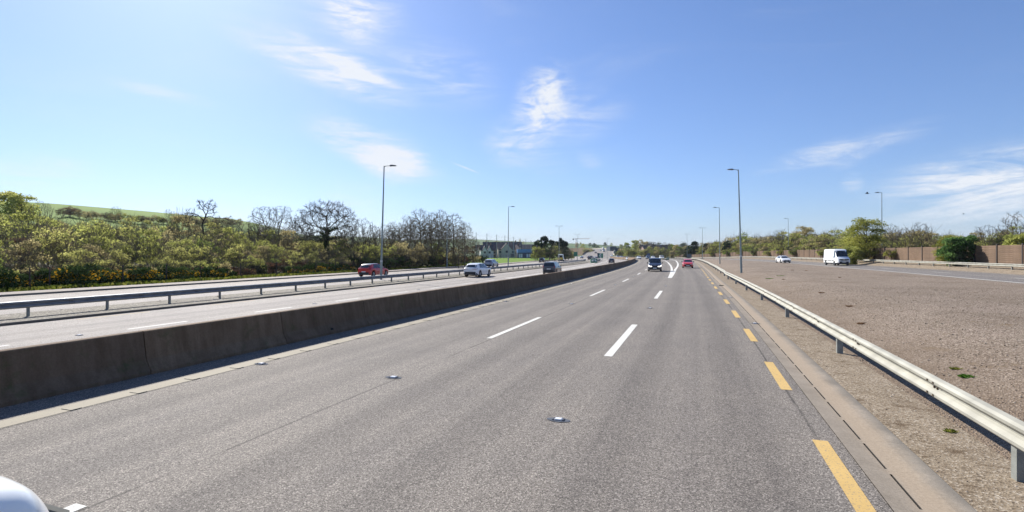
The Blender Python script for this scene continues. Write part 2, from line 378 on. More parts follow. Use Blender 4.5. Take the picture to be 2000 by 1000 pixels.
M['gravel'] = gravel_mat('gravel', [(.070, .050, .035), (.150, .113, .081), (.215, .167, .124), (.28, .225, .173), (.47, .40, .32)], 40, .3, .8, .02, (1.1, (.165, .118, .072), .60), ((.13, .09, .058), (.24, .18, .125)))
M['soil'] = gravel_mat('sandy_soil', [(.10, .075, .05), (.20, .155, .105), (.245, .195, .135), (.27, .22, .16), (.40, .35, .28)], 45, 1.6, .5, .012, (2.6, (.105, .072, .042), .56))
M['gravel_left'] = gravel_mat('grey_gravel', [(.05, .045, .035), (.13, .115, .09), (.19, .17, .135), (.25, .225, .18), (.40, .37, .31)], 20, .6)
def concrete(name, c, stain=.5, moss=None, streaks=False, dusty=False):
    m, nt, b, o = newmat(name); t = N(nt, 'ShaderNodeTexCoord'); geo = N(nt, 'ShaderNodeNewGeometry'); pos = geo.outputs['Position']
    f = noise(nt, pos, 30, 6, .7); g = noise(nt, pos, 1.2, 6, .65)
    k = ramp(nt, f, [(.3, tuple(v*.82 for v in c)), (.7, tuple(v*1.14 for v in c))])
    k = mixrgb(nt, stain, k, ramp(nt, g, [(.3, (.55, .53, .50)), (.62, (1.1, 1.1, 1.1))]), 'MULTIPLY')
    if streaks:
        h = noise(nt, pos, 1.0, 5, .7, (5, 5, .35)); k = mixrgb(nt, .6, k, ramp(nt, h, [(.35, (.55, .52, .45)), (.6, (1, 1, 1))]), 'MULTIPLY')
    if dusty:
        sxx = N(nt, 'ShaderNodeSeparateXYZ'); L(nt, t.outputs['Object'], sxx.inputs[0]); wn = noise(nt, pos, 2.5, 5, .7); ad = N(nt, 'ShaderNodeMath', operation='MULTIPLY_ADD'); L(nt, wn, ad.inputs[0]); ad.inputs[1].default_value = .22; L(nt, sxx.outputs[0], ad.inputs[2])
        k = mixrgb(nt, ramp(nt, ad.outputs[0], [(.0, (.0, .0, .0)), (.30, (.15, .15, .15)), (.46, (.85, .85, .85)), (.60, (.75, .75, .75)), (.74, (.05, .05, .05))]), k, ramp(nt, f, [(.3, (.25, .195, .14)), (.7, (.33, .265, .195))]))
        k = mixrgb(nt, ramp(nt, ad.outputs[0], [(.72, (0, 0, 0)), (.84, (.7, .7, .7))]), k, (.13, .12, .105))
    if moss:
        oi = N(nt, 'ShaderNodeObjectInfo'); k = mixrgb(nt, 1.0, k, ramp(nt, oi.outputs['Random'], [(0, (.84, .84, .86)), (1, (1.12, 1.1, 1.06))]), 'MULTIPLY')
        h = noise(nt, pos, 2.2, 6, .75); k = mixrgb(nt, ramp(nt, h, [(.56, (0, 0, 0)), (.7, (.55, .55, .55))]), k, moss)
    L(nt, k, b.inputs['Base Color']); b.inputs['Roughness'].default_value = .9; b.inputs['Specular IOR Level'].default_value = .2; bump(nt, f, b, .5, .006); return m
M['barrier'] = concrete('barrier_concrete', (.20, .138, .09), .45, (.06, .075, .025), True)
M['channel'] = concrete('channel_concrete', (.255, .22, .178), .55, None, False, True); M['kerb'] = concrete('kerb_concrete', (.20, .18, .15), .5)
M['path'] = concrete('path_surface', (.27, .235, .205), .35); M['parapet'] = concrete('parapet_concrete', (.50, .46, .38), .3)
M['dark_slot'] = plain('dark_slot', (.012, .011, .01), .9)
M['galv'] = plain('galvanised_rail', (.285, .277, .235), .65, .25, 0, .22, 1.8); M['galv_shaded'] = plain('shaded_rail', (.22, .235, .25), .55, .3, 0, .2, 3.0)  # second steel: shade on the left rails' near face put into its colour
M['post'] = plain('galvanised_post', (.26, .27, .25), .55, .4, 0, .2, 5.0); M['bolt'] = plain('rusty_bolt', (.10, .07, .045), .7, .3)
M['pole'] = plain('lamp_pole', (.27, .31, .30), .5, .45, 0, .12, 2.0); M['lantern'] = plain('lantern_grey', (.10, .12, .14), .5, .2)
M['lens'] = plain('lantern_glass', (.35, .37, .38), .2)
M['door_band'] = plain('pale_band', (.5, .5, .5), .6)
# terrain
M['field'] = ground_mat('green_field', [(.25, (.075, .135, .012)), (.5, (.115, .19, .016)), (.75, (.16, .22, .03))], .02, .6, .95, .1)
M['grass'] = ground_mat('mown_grass', [(.25, (.055, .11, .012)), (.5, (.10, .175, .018)), (.75, (.17, .23, .035))], .1, 3.0, .95, .05)
M['verge'] = ground_mat('yellow_verge_grass', [(.28, (.05, .075, .012)), (.5, (.13, .15, .02)), (.7, (.26, .24, .03))], .3, 3.5, .95, .08)
M['scrub'] = ground_mat('scrub_floor', [(.3, (.03, .027, .014)), (.5, (.06, .056, .022)), (.7, (.11, .10, .035))], .06, 1.2, .95, .2)
M['far_land'] = ground_mat('far_farmland', [(.30, (.03, .05, .022)), (.45, (.05, .075, .03)), (.52, (.085, .13, .04)), (.62, (.10, .15, .045)), (.75, (.06, .07, .035))], .004, .03, .95, .3)
# leaves and wood
M['willow'] = leaf_mat('willow_leaf', (0.112, 0.11, 0.038), (0.148, 0.146, 0.046), (0.182, 0.178, 0.06), gain=2.7)
M['olive'] = leaf_mat('olive_leaf', (0.085, 0.09, 0.026), (0.112, 0.12, 0.033), (0.15, 0.152, 0.044), gain=2.9)
M['brownbush'] = leaf_mat('brown_bush_leaf', (0.108, 0.092, 0.045), (0.142, 0.122, 0.057), (0.175, 0.152, 0.074), gain=2.6)
M['green'] = leaf_mat('fresh_leaf', (0.075, 0.098, 0.024), (0.105, 0.135, 0.03), (0.14, 0.165, 0.04), gain=1.8)
M['spring'] = leaf_mat('spring_leaf', (.075, .085, .015), (.165, .175, .035), (.25, .25, .06), gain=1.4)
M['laurel'] = leaf_mat('laurel_leaf', (0.03, 0.06, 0.018), (0.05, 0.095, 0.028), (0.085, 0.14, 0.045), gain=1.7)
M['darkgreen'] = leaf_mat('dark_leaf', (.014, .024, .009), (.032, .05, .016), (.065, .085, .03), .2, gain=1.9)
M['pine'] = leaf_mat('pine_needle', (.010, .018, .009), (.022, .036, .016), (.045, .062, .026), .15, gain=1.5)
M['yellow'] = leaf_mat('yellow_flower', (.42, .20, .012), (.55, .30, .02), (.62, .42, .05), .25, .2)
M['paleyellow'] = leaf_mat('pale_yellow_flower', (.40, .33, .05), (.56, .47, .09), (.6, .55, .2), .3, .2)
M['dead'] = leaf_mat('dead_bramble', (.05, .028, .02), (.10, .055, .035), (.16, .09, .055), .2, gain=2.0)
M['heather'] = leaf_mat('twig_haze', (.07, .055, .042), (.12, .095, .07), (.18, .145, .10), .25, gain=1.5)
M['bark'] = plain('bark', (.10, .082, .055), .95, 0, 0, .3, 4, .1); M['bark_dark'] = plain('dark_bark', (.075, .064, .046), .95, 0, 0, .3, 4, .1)
M['bark_brown'] = plain('brown_bark', (.135, .105, .065), .95, 0, 0, .3, 4, .1); M['bark_pale'] = plain('pale_bark', (.175, .15, .10), .95, 0, 0, .3, 4, .1)
M['grassblade'] = leaf_mat('grass_blade', (.05, .075, .012), (.12, .15, .022), (.24, .23, .05), .35, .3)
M['rust'] = leaf_mat('rusty_weed', (.15, .08, .04), (.22, .125, .07), (.28, .18, .11), .3)
M['weed'] = leaf_mat('weed_leaf', (.04, .10, .012), (.07, .17, .02), (.12, .24, .04), .3, .2)

# ================================================================== SETTING
# ------------------------------------------------------------------ terrain sheet (rings round the camera)
def build_terrain():
    rad = [0.6]
    while rad[-1] < 6000: rad.append(rad[-1]*1.045+.35)
    rad = np.array(rad); naz = 300
    azs = np.concatenate([np.linspace(-62, 62, 220), np.linspace(62, 298, 82)[1:-1]])*math.pi/180; naz = len(azs)
    X = (rad[:, None]*np.sin(azs)[None]).ravel(); Y = (rad[:, None]*np.cos(azs)[None]).ravel()
    Z, S_, D_ = ground_z(X, Y)
    # sink below the road sheets, more where they are coarse
    corr = (D_ > -46.5) & (D_ < 33) & (S_ < 440) & (S_ > -165)
    Z = Z-np.where(corr, 0.12+np.hypot(X, Y)*.0012, 0.0)
    nr = len(rad); F_ = []
    i = np.arange(nr-1)[:, None]*naz; j = np.arange(naz)[None]; jn = (j+1) % naz
    Fq = np.stack([i+j, i+jn, i+naz+jn, i+naz+j], -1).reshape(-1, 4)
    c = len(X); V = np.stack([X, Y, Z], 1); V = np.vstack([V, [0, 0, gz(0, 0)-.12]])
    rho = np.hypot(X, Y)[Fq[:, 0]]; d = D_[Fq].mean(1); s_ = S_[Fq].mean(1); ph = np.arctan2(X, Y)[Fq[:, 0]]
    mat = np.full(len(Fq), 1)                                             # scrub
    left = d < 0
    mat[left & (rho > 150) & (ph < math.atan(-.5))] = 0                                          # field
    mat[left & (ph > math.atan(-.13)) & (d < -44) & (rho < 420)] = 0
    mat[(rho > 420) & (ph > math.atan(-.5))] = 2
    tri = np.array([[c, (k+1) % naz, k] for k in range(naz)])
    me = bpy.data.meshes.new('ground')
    me.from_pydata(V.tolist(), [], Fq[:, ::-1].tolist()+tri[:, ::-1].tolist()); me.update()
    me.polygons.foreach_set('material_index', np.concatenate([mat, np.ones(naz, int)]).astype(np.int32))
    me.polygons.foreach_set('use_smooth', np.ones(len(me.polygons), bool))
    o = setting('ground', me, [M['field'], M['scrub'], M['far_land']], 'rolling ground with scrub, a green hill field and far farmland hills')
build_terrain()

def strip(name, mat, label, dl, dr, s0, s1, nd=4, dz=0.0, step=None, zf=None, parent=None, pw=1.0):
    """a sheet along the road between offsets dl(s) and dr(s)"""
    ss = [s0]
    while ss[-1] < s1: ss.append(min(ss[-1]+(step or (1.5 if abs(ss[-1]) < 60 else 4)), s1))
    fl = dl if callable(dl) else (lambda s: dl); fr = dr if callable(dr) else (lambda s: dr)
    V = []; U = []
    for s in ss:
        a, b = fl(s), fr(s)
        for k in range(nd+1):
            d = a+(b-a)*(k/nd)**pw; p = wp(s, d, dz)
            if zf: p.z = zf(s, d)
            V.append(p); U.append((d, s))
    n = nd+1
    Fq = np.array([(i*n+k, i*n+k+1, (i+1)*n+k+1, (i+1)*n+k) for i in range(len(ss)-1) for k in range(nd)])
    me = mesh_np(name, np.array([tuple(v) for v in V]), Fq, np.array(U))
    if parent is not None: return link(name, me, mat, parent)
    return setting(name, me, mat, label)
def f_(pts): return lambda s: ip(s, pts)
ASPH_R = lambda s: ip(s, YEL)+.16
# main carriageway up to the gore and on; slip roads; left carriageway; left slip
main_road = strip('main_road', M['asphalt'], 'grey asphalt carriageway in the foreground right of the concrete barrier', -10.62, ASPH_R, -40, 330, 10)
main_far = strip('flyover_road', M['asphalt_far'], 'far carriageway climbing onto the flyover', -24.9, lambda s: np.interp(s, [330, 470], [18, 1.8]), 330.0, 900, 8, 0.0, 4)
left_road = strip('left_carriageway', M['asphalt_left'], 'pale asphalt carriageway beyond the concrete barrier', f_(DLROAD_L), -11.08, -40, 330, 8, 0.004)
LSR = lambda s: ip(s, [(-200, -29.3), (100, -29.3), (140, -29.6), (208, -30.6), (225, -25.3), (330, -25.0), (1000, -25)])
left_slip = strip('left_slip_road', M['asphalt_left'], 'pale slip road beyond the left guardrail', lambda s: ip(s, FK)+.12, LSR, -40, 420, 6, 0.0)
right_slip = strip('right_slip_road', M['asphalt_far'], 'slip road beyond the gravel on the right with the white van', f_(SL2), f_(SR2), -40, 330, 6, 0.0)
strip('right_verge', M['soil'], 'brown earth strip behind the far right guardrail', f_(SR2), lambda s: 36, -40, 330, 4, -.01)
strip('gravel_verge', M['gravel'], 'broad gravel verge between the near guardrail and the right slip road', lambda s: d_rail(s)+.15, f_(SL2), -40, 205, 14, -.004, None, None, None, 1.8)
strip('soil_strip', M['soil'], 'sandy soil strip between the concrete channel and the near guardrail', lambda s: ip(s, YEL)+.85, lambda s: d_rail(s)+.25, -40, 215, 3, .004)
strip('median_gravel', M['gravel_left'], 'grey gravel median under the left guardrail', lambda s: LSR(s)-.02, lambda s: ip(s, DLROAD_L)+.02, -40, 222, 5, .05)
FG = lambda s: ip(s, FK)-2.9
strip('roadside_path', M['path'], 'pinkish paved strip along the left slip road', FG, lambda s: ip(s, FK), -40, 230, 2, .11)
strip('grass_verge', M['verge'], 'rough yellowish grass verge below the scrub', lambda s: ip(s, FK)-9, FG, -40, 420, 4, .02)
def kerb_line(name, label, dfun, w, hgt, s0, s1, unit=3.0):
    t = thing(name, label, 'kerb', (0, 0, 0)); t['kind'] = 'structure'
    s = s0; k = 0; cache = {}
    while s < s1:
        u = unit if s < 60 else unit*3
        if u not in cache:
            b = MB(); b.box((0, u/2, hgt/2-.05), (w, u-.012, hgt+.1)); cache[u] = b.mesh('kerb_stone', .012)
        p = wp(s, dfun(s)); q = wp(s+u, dfun(s+u)); o = link('kerb_stone', cache[u], M['kerb'], t, p, -math.atan2(q.x-p.x, q.y-p.y)); s += u
kerb_line('left_kerb', 'low concrete kerb along the far edge of the left slip road', lambda s: ip(s, FK)+.06, .13, .13, 5, 210)
kerb_line('median_kerb', 'low concrete kerb along the left gravel median', lambda s: ip(s, DLROAD_L)-.07, .13, .11, -2, 160)

# concrete drainage channel beside the near yellow line: 1 m units with a slot
def channel_unit():
    b = MB(); prof = [(0, .004), (.14, -.006), (.262, -.012)]; prof2 = [(.286, -.012), (.42, -.002), (.55, .012), (.74, .016)]
    for pr in (prof, prof2):
        for (x0, z0), (x1, z1) in zip(pr, pr[1:]): b.add([(x0, 0, z0), (x1, 0, z1), (x1, 1.0, z1), (x0, 1.0, z0)], [(0, 1, 2, 3)])
    b.add([(.262, 0, -.012), (.286, 0, -.012), (.286, .07, -.012), (.262, .07, -.012)], [(0, 1, 2, 3)])
    b.add([(.262, .92, -.012), (.286, .92, -.012), (.286, 1.0, -.012), (.262, 1.0, -.012)], [(0, 1, 2, 3)])
    b.add([(.262, .07, -.012), (.286, .07, -.012), (.286, .92, -.012), (.262, .92, -.012), (.262, .07, -.05), (.286, .07, -.05), (.286, .92, -.05), (.262, .92, -.05)],
          [(0, 1, 5, 4), (1, 2, 6, 5), (2, 3, 7, 6), (3, 0, 4, 7), (4, 5, 6, 7)])
    b.add([(.74, 0, .016), (.80, 0, -.05), (.80, 1.0, -.05), (.74, 1.0, .016)], [(0, 1, 2, 3)])
    me = bpy.data.meshes.new('channel_unit'); me.from_pydata(b.V, [], b.F); me.update()
    me.materials.append(M['channel']); me.materials.append(M['dark_slot'])
    n = len(me.polygons); me.polygons.foreach_set('material_index', np.array([1 if i in (7, 8, 9, 10, 11) else 0 for i in range(n)], np.int32))
    return me
ch = thing('drainage_channel', 'slotted concrete drainage channel beside the yellow dashes', 'drain', (0, 0, 0)); ch['kind'] = 'structure'
cu = channel_unit(); s = -3.0
while s < 215:
    d0 = ip(s, YEL)+.16; p = wp(s, d0, .006); q = wp(s+1, ip(s+1, YEL)+.16); link('channel_unit', cu, None, ch, p, -math.atan2(q.x-p.x, q.y-p.y)); s += 1.0
b = MB(); b.box((0, 0, 0), (.34, .42, .03))
for k in range(5): b.box((-.12+k*.06, 0, .018), (.022, .36, .012))
gp = wp(42.5, 2.05, .02); link('gully_grate', b.mesh('gully_grate', .004), M['dark_slot'], ch, gp, -heading(42.5))

# ------------------------------------------------------------------ road markings (pieces of their road) and studs
def mark(parent, name, mat, dfun, s0, s1, w, lift=.005, taper=None):
    fd = dfun if callable(dfun) else (lambda s: dfun)
    n = max(1, int(math.ceil((s1-s0)/(1.5 if s1 < 80 else 4)))); V = []
    for k in range(n+1):
        s = s0+(s1-s0)*k/n; d = fd(s); ww = w if taper is None else w*(taper[0]+(taper[1]-taper[0])*k/n)
        V += [wp(s, d-ww/2, lift), wp(s, d+ww/2, lift)]
    o = wp(s0, fd(s0)); Vn = np.array([tuple(v-o) for v in V]); Fq = np.array([(2*k, 2*k+1, 2*k+3, 2*k+2) for k in range(n)])
    me = mesh_np(name, Vn, Fq); return link(name, me, mat, parent, o)
for k in range(-1, 10):
    a = 13.9+15.85*k; mark(main_road, 'lane_dash', M['white_paint'], -5.76, a, a+5.25, .17)
mark(main_road, 'lane_dash', M['white_paint'], -2.06, 12.45, 18.3, .20); mark(main_road, 'lane_dash', M['white_paint'], -2.06, 29.2, 35.3, .20)
mark(main_road, 'lane_dash', M['white_paint'], -2.06, -4.3, 1.5, .24)
mark(main_road, 'edge_line', M['cream_paint'], lambda s: -9.56 if s < 150 else -9.56+.006*(s-150), -20, 300, .40)
# raised ribs of the edge line
rib = MB(); rib.box((0, 0, .005), (.24, .16, .010)); ribm = rib.mesh('edge_line_rib', .004)
for k in range(40):
    sk = 3.2+k*1.05; link('edge_line_rib', ribm, M['cream_paint'], main_road, wp(sk, -9.47, .004), -heading(sk))
mark(main_road, 'gore_line', M['white_paint'], lambda s: -2.05 if s < 124 else -2.05+(s-124)*.012, 53.8, 235, .32)
mark(main_road, 'gore_line', M['white_paint'], lambda s: ip(s, GOR), 53.8, 235, .34, .006)
for k in range(12):
    sk = 74+k*7.5; a, c = -1.75, ip(sk, GOR)-.28
    if c-a > .35: mark(main_road, 'gore_hatch', M['faded_yellow'] if k % 2 else M['cream_paint'], lambda s, a=a, c=c: (a+c)/2, sk, sk+.5, (c-a)*.8)
ends = [2.1, 7.82, 13.05, 18.5, 24.17, 29.87, 35.6, 41.2, 46.8]
k = 52.4
while k < 196: ends.append(k); k += 5.6
for e_ in ends:
    mark(main_road, 'yellow_dash', M['yellow_paint'], lambda s: ip(s, YEL)-.09, e_-2.55, e_, .185)
for k in range(-3, 34):
    a = 12.95+5.85*k; mark(left_road, 'lane_dash', M['white_paint'], lambda s: -19.72 if s < 33 else -19.72+min((s-33)*.012, .6), a, a+2.35, .16, .005)
mark(left_road, 'diverge_line', M['white_paint'], lambda s: ip(s, [(53, -19.0), (69, -19.1), (87, -19.95), (130, -21.6), (158, -22.6)]), 53.4, 157, .28)
mark(left_road, 'diverge_line', M['white_paint'], lambda s: ip(s, [(53, -18.8), (87, -19.0), (130, -19.9), (158, -20.9), (230, -21.5)]), 80, 230, .25, .006)
for k in range(7):
    sk = 92+k*9; mark(left_road, 'diverge_hatch', M['cream_paint'], lambda s: (ip(sk, [(87, -19.95), (130, -21.6), (158, -22.6)])+ip(sk, [(87, -19.0), (130, -19.9), (158, -20.9)]))/2, sk, sk+1.0, .9+.05*k, .0045)
mark(left_road, 'edge_line', M['white_paint'], -11.75, -20, 320, .15)
for k in range(30):
    a = 1.5+k*6.3; mark(left_road, 'yellow_dash', M['faded_yellow'], -24.6, a, a+3.1, .15)
mark(left_slip, 'edge_line', M['faded_yellow'], lambda s: ip(s, FK)+1.2, -10, 200, .13)
for k in range(18):
    a = 8+k*9.0; mark(left_slip, 'lane_dash', M['white_paint'], lambda s: ip(s, FK)+6.2, a, a+3, .14)
mark(right_slip, 'edge_line', M['white_paint'], lambda s: ip(s, SL2)+.35, -40, 300, .22)
mark(right_slip, 'edge_line', M['cream_paint'], lambda s: ip(s, SR2)-1.1, -40, 300, .16)
for k in range(16):
    a = 20+k*14.0; mark(right_slip, 'lane_dash', M['white_paint'], lambda s: (ip(s, SL2)+ip(s, SR2))/2, a, a+4, .15)

def make_stud(col):
    base = MB(); n = 16; V = [(.145*math.cos(2*math.pi*i/n)*(1.25 if abs(math.cos(2*math.pi*i/n)) > .8 else 1), .105*math.sin(2*math.pi*i/n), .006) for i in range(n)]
    base.add(V, [tuple(range(n))])
    r = MB(); r.prism([(-.06, 0), (.06, 0), (.052, .022), (-.052, .022)], -.045, .045)
    e = MB(); e.box((-.075, 0, .008), (.026, .10, .014)); e.box((.075, 0, .008), (.026, .10, .014))
    return base.mesh('road_stud'), r.mesh('reflector', .006), e.mesh('stud_end', .004)
stm = make_stud(None)
M['stud_pad'] = plain('stud_bitumen', (.10, .11, .13), .95, 0, 0, .1, 8, .1); M['stud_white'] = plain('stud_reflector', (.72, .72, .72), .25, 0, .3); M['stud_yellow'] = plain('stud_yellow_reflector', (.55, .42, .16), .3)
def stud(parent, s, d, yellow=False):
    o = link('road_stud', stm[0], M['stud_pad'], parent, wp(s, d, .002), -heading(s))
    for me, mt, nm in ((stm[1], M['stud_yellow'] if yellow else M['stud_white'], 'reflector'), (stm[2], M['stud_pad'], 'stud_end')):
        c = bpy.data.objects.new(nm, me.copy() if yellow and nm == 'reflector' else me); COL.objects.link(c)
        if not c.data.materials: c.data.materials.append(mt)
        c.parent = o; c.location = (0, 0, .006)
for k in range(9): stud(main_road, 7.44+16.53*k, -1.98 if 7.44+16.53*k < 50 else -2.4)
for k in range(9): stud(main_road, 8.85+15.85*k, -5.76)
for k in range(8): stud(main_road, 8.92+15.9*k, -9.26, True)
for k in range(8): stud(main_road, 20.0+11.3*k, ip(20.0+11.3*k, YEL)+.28 if k else 1.93, True)
for k in range(8): stud(left_road, 11.4+11.6*k, -19.8)

# ------------------------------------------------------------------ concrete barrier in sections
def barrier_piece():
    pr = [(.25, 0), (.25, .07), (.13, .27), (.115, .30), (.025, .86), (.0, .88), (-.17, .88), (-.195, .86), (-.28, .30), (-.42, .07), (-.42, -.32), (.25, -.05)]
    b = MB(); b.prism(pr, 0.02, 3.722); return b.mesh('barrier_section', .006)
bar = thing('concrete_barrier', 'long dark concrete crash barrier between the two carriageways', 'barrier', (0, 0, 0))
bm_ = barrier_piece(); s = 7.36-3.745*5; k = 0
while s < 335:
    p = wp(s, -10.85); q = wp(s+3.745, -10.85); o = link('barrier_section', bm_, M['barrier'], bar, p, -math.atan2(q.x-p.x, q.y-p.y))
    if k in (6, 14, 22, 30):
        h_ = MB(); h_.tube((.13, 1.9, .13), (.215, 1.9, .13), .06, n=14); link('drain_hole', h_.mesh('drain_hole'), M['dark_slot'], o, (.001, 0, 0))
    s += 3.745; k += 1

# ------------------------------------------------------------------ guardrails
WPROF = [(.0, .0), (.045, .022), (.075, .05), (.075, .085), (.03, .125), (.0, .145), (.0, .17), (.03, .19), (.075, .23), (.075, .265), (.045, .293), (.0, .315)]
def beam_mesh(length):
    V = []; Fq = []; n = len(WPROF)
    for y in (-.06, length+.06):
        off = .004 if y < 0 else 0
        for (o_, z) in WPROF: V.append((o_+off, y, z))
        for (o_, z) in reversed(WPROF): V.append((o_+off-.005, y, z))
    m2 = 2*n
    for i in range(m2): Fq.append((i, (i+1) % m2, m2+(i+1) % m2, m2+i))
    Fq += [tuple(range(m2))[::-1], tuple(range(m2, 2*m2))]
    me = bpy.data.meshes.new('rail_beam'); me.from_pydata(V, [], Fq); me.update()
    bm = bmesh.new(); bm.from_mesh(me); bmesh.ops.recalc_face_normals(bm, faces=bm.faces); bm.to_mesh(me); bm.free(); return me
def bolts_mesh():
    b = MB()
    for y in (-.10, .10):
        for z in (.07, .245): b.tube((.076, y, z), (.088, y, z), .016, n=8)
    for y in (-.05, .05): b.tube((.0, y, .157), (.02, y, .157), .016, n=8)
    return b.mesh('splice_bolts')
def post_mesh(h):
    b = MB(); b.box((-.012, 0, h/2-.15), (.008, .11, h+.3)); b.box((-.075, .05, h/2-.15), (.12, .008, h+.3)); b.box((-.135, .02, h/2-.15), (.008, .06, h+.3))
    return b.mesh('rail_post')
BOLTS = bolts_mesh()
def guardrail(label, dfun, s0, s1, step, post_every, side, top, mat, bolts_to=60, terminal=False, group=None):
    """side -1: face towards smaller d"""
    t = thing('guardrail', label, 'guardrail', (0, 0, 0), 0, group); bmsh = beam_mesh(step); bmsh.materials.append(mat); pm = post_mesh(top-.06); pm.materials.append(M['post'])
    if not BOLTS.materials: BOLTS.materials.append(M['bolt'])
    s = s0; k = 0
    while s < s1-.1:
        p = wp(s, dfun(s), 0); q = wp(s+step, dfun(s+step), 0); dv = q-p; rz = -math.atan2(dv.x, dv.y)
        o = link('rail_beam', bmsh, None, t, p+Vector((0, 0, top-.315)))
        pitch = math.atan2(dv.z, math.hypot(dv.x, dv.y))
        if side < 0:   # turn to face the other way
            o.rotation_euler = (-pitch, 0, rz+math.pi); o.location = q+Vector((0, 0, top-.315))
        else: o.rotation_euler = (pitch, 0, rz)
        if s < bolts_to: link('splice_bolts', BOLTS, None, o, (0.003, step if side < 0 else 0, 0))['kind'] = 'stuff'
        if k % post_every == 0:
            mid = wp(s+step*.5, dfun(s+step*.5)); link('rail_post', pm, None, t, mid, rz+(math.pi if side < 0 else 0))
        s += step; k += 1
    return t
guardrail('long sunlit steel guardrail on the right beside the gravel', d_rail, -9.9, 214, 3.8, 2, -1, .70, M['galv'])
guardrail('grey steel guardrail on the gravel median left of the barrier', f_(RL), -4.0, 208, 3.25, 1, 1, .74, M['galv_shaded'], 50)
guardrail('steel guardrail at the foot of the brown fence on the right', lambda s: 30.4 if s < 200 else 30.4-(s-200)*.02, 30, 330, 4.0, 1, -1, .62, M['galv'], 0)
guardrail('short guardrail in the far gore behind the blue van', lambda s: ip(s, [(196, .5), (240, 1.9), (330, 4)]), 200, 330, 4.0, 1, 1, .72, M['galv'], 0)
guardrail('far guardrail behind the green and white nose marker', lambda s: ip(s, [(160, -23.0), (200, -24.0), (330, -24.6)]), 163, 330, 4.0, 1, 1, .74, M['galv_shaded'], 0)

# flyover: parapets and side walls
def parapet(label, d, s0, s1, mat, hgt, w=.35):
    ss = np.arange(s0, s1+.1, 6.0); V = []; Fq = []
    for s in ss:
        zt = gz(s, min(max(d, -24.8), 1.7))
        for dd, z in ((d-w/2, -8), (d-w/2, zt+hgt), (d+w/2, zt+hgt), (d+w/2, -8)):
            p = wp(s, dd); p.z = z; V.append(p)
    for i in range(len(ss)-1):
        for k in range(3): Fq.append((4*i+k, 4*i+k+1, 4*i+5+k, 4*i+4+k))
    me = bpy.data.meshes.new('flyover_parapet'); me.from_pydata([tuple(v) for v in V], [], Fq); me.update()
    bm = bmesh.new(); bm.from_mesh(me); bmesh.ops.recalc_face_normals(bm, faces=bm.faces); bm.to_mesh(me); bm.free()
    o = link('flyover_parapet', me, mat); tag(o, label, 'parapet'); return o
parapet('pale concrete parapet on the right side of the far flyover', 2.1, 440, 760, M['parapet'], 1.3)
parapet('dark parapet on the left side of the far flyover', -25.2, 470, 800, M['barrier'], 1.3)

# ================================================================== STREET FURNITURE
def lamp_post(label, loc, height, arms, arm_dir, lean=(0, 0), r=.11):
    """arms 1 or 2; arm_dir = world angle (from +X, anticlockwise) of the first arm"""
    t = thing('street_lamp', label, 'street lamp', loc, arm_dir, 'street lamps along the roads')
    ca, sa = math.cos(-arm_dir), math.sin(-arm_dir); lx, ly = lean[0]*ca-lean[1]*sa, lean[0]*sa+lean[1]*ca
    b = MB(); b.tube((0, 0, -.3), (lx*.16, ly*.16, height*.16), r, r*.97, 12); link('pole', b.mesh('pole_base', 0, True), M['pole'], t)
    b = MB(); b.tube((lx*.16, ly*.16, height*.16), (lx, ly, height), r*.78, r*.42, 12); link('pole', b.mesh('pole_shaft', 0, True), M['pole'], t)
    b = MB(); b.tube((lx*.155, ly*.155, height*.155), (lx*.17, ly*.17, height*.17), r*1.02, r*1.0, 12); link('collar', b.mesh('collar', 0, True), M['door_band'], t)
    for k in range(arms):
        sg = 1 if k == 0 else -1
        b = MB(); b.tube((lx, ly, height-.12), (lx+sg*.12, ly, height-.02), .045, .04, 8); b.tube((lx+sg*.12, ly, height-.02), (lx+sg*.7, ly, height+.03), .036, .03, 8)
        link('arm', b.mesh('arm', 0, True), M['pole'], t)
        b = MB(); b.prism([(lx+sg*.55, height-.02), (lx+sg*.70, height+.11), (lx+sg*.95, height+.10), (lx+sg*1.28, height+.05), (lx+sg*1.28, height+.01), (lx+sg*.62, height-.05)], -.15, .15)
        ln = link('lantern', b.mesh('lantern', .012), M['lantern'], t)
        b = MB(); b.box((lx+sg*.98, 0, height-.022), (.42, .22, .02)); link('lens', b.mesh('lens'), M['lens'], ln)
    return t
def P(px, Y, dz=0.0):
    p = at(px, Y); p.z += dz; return p
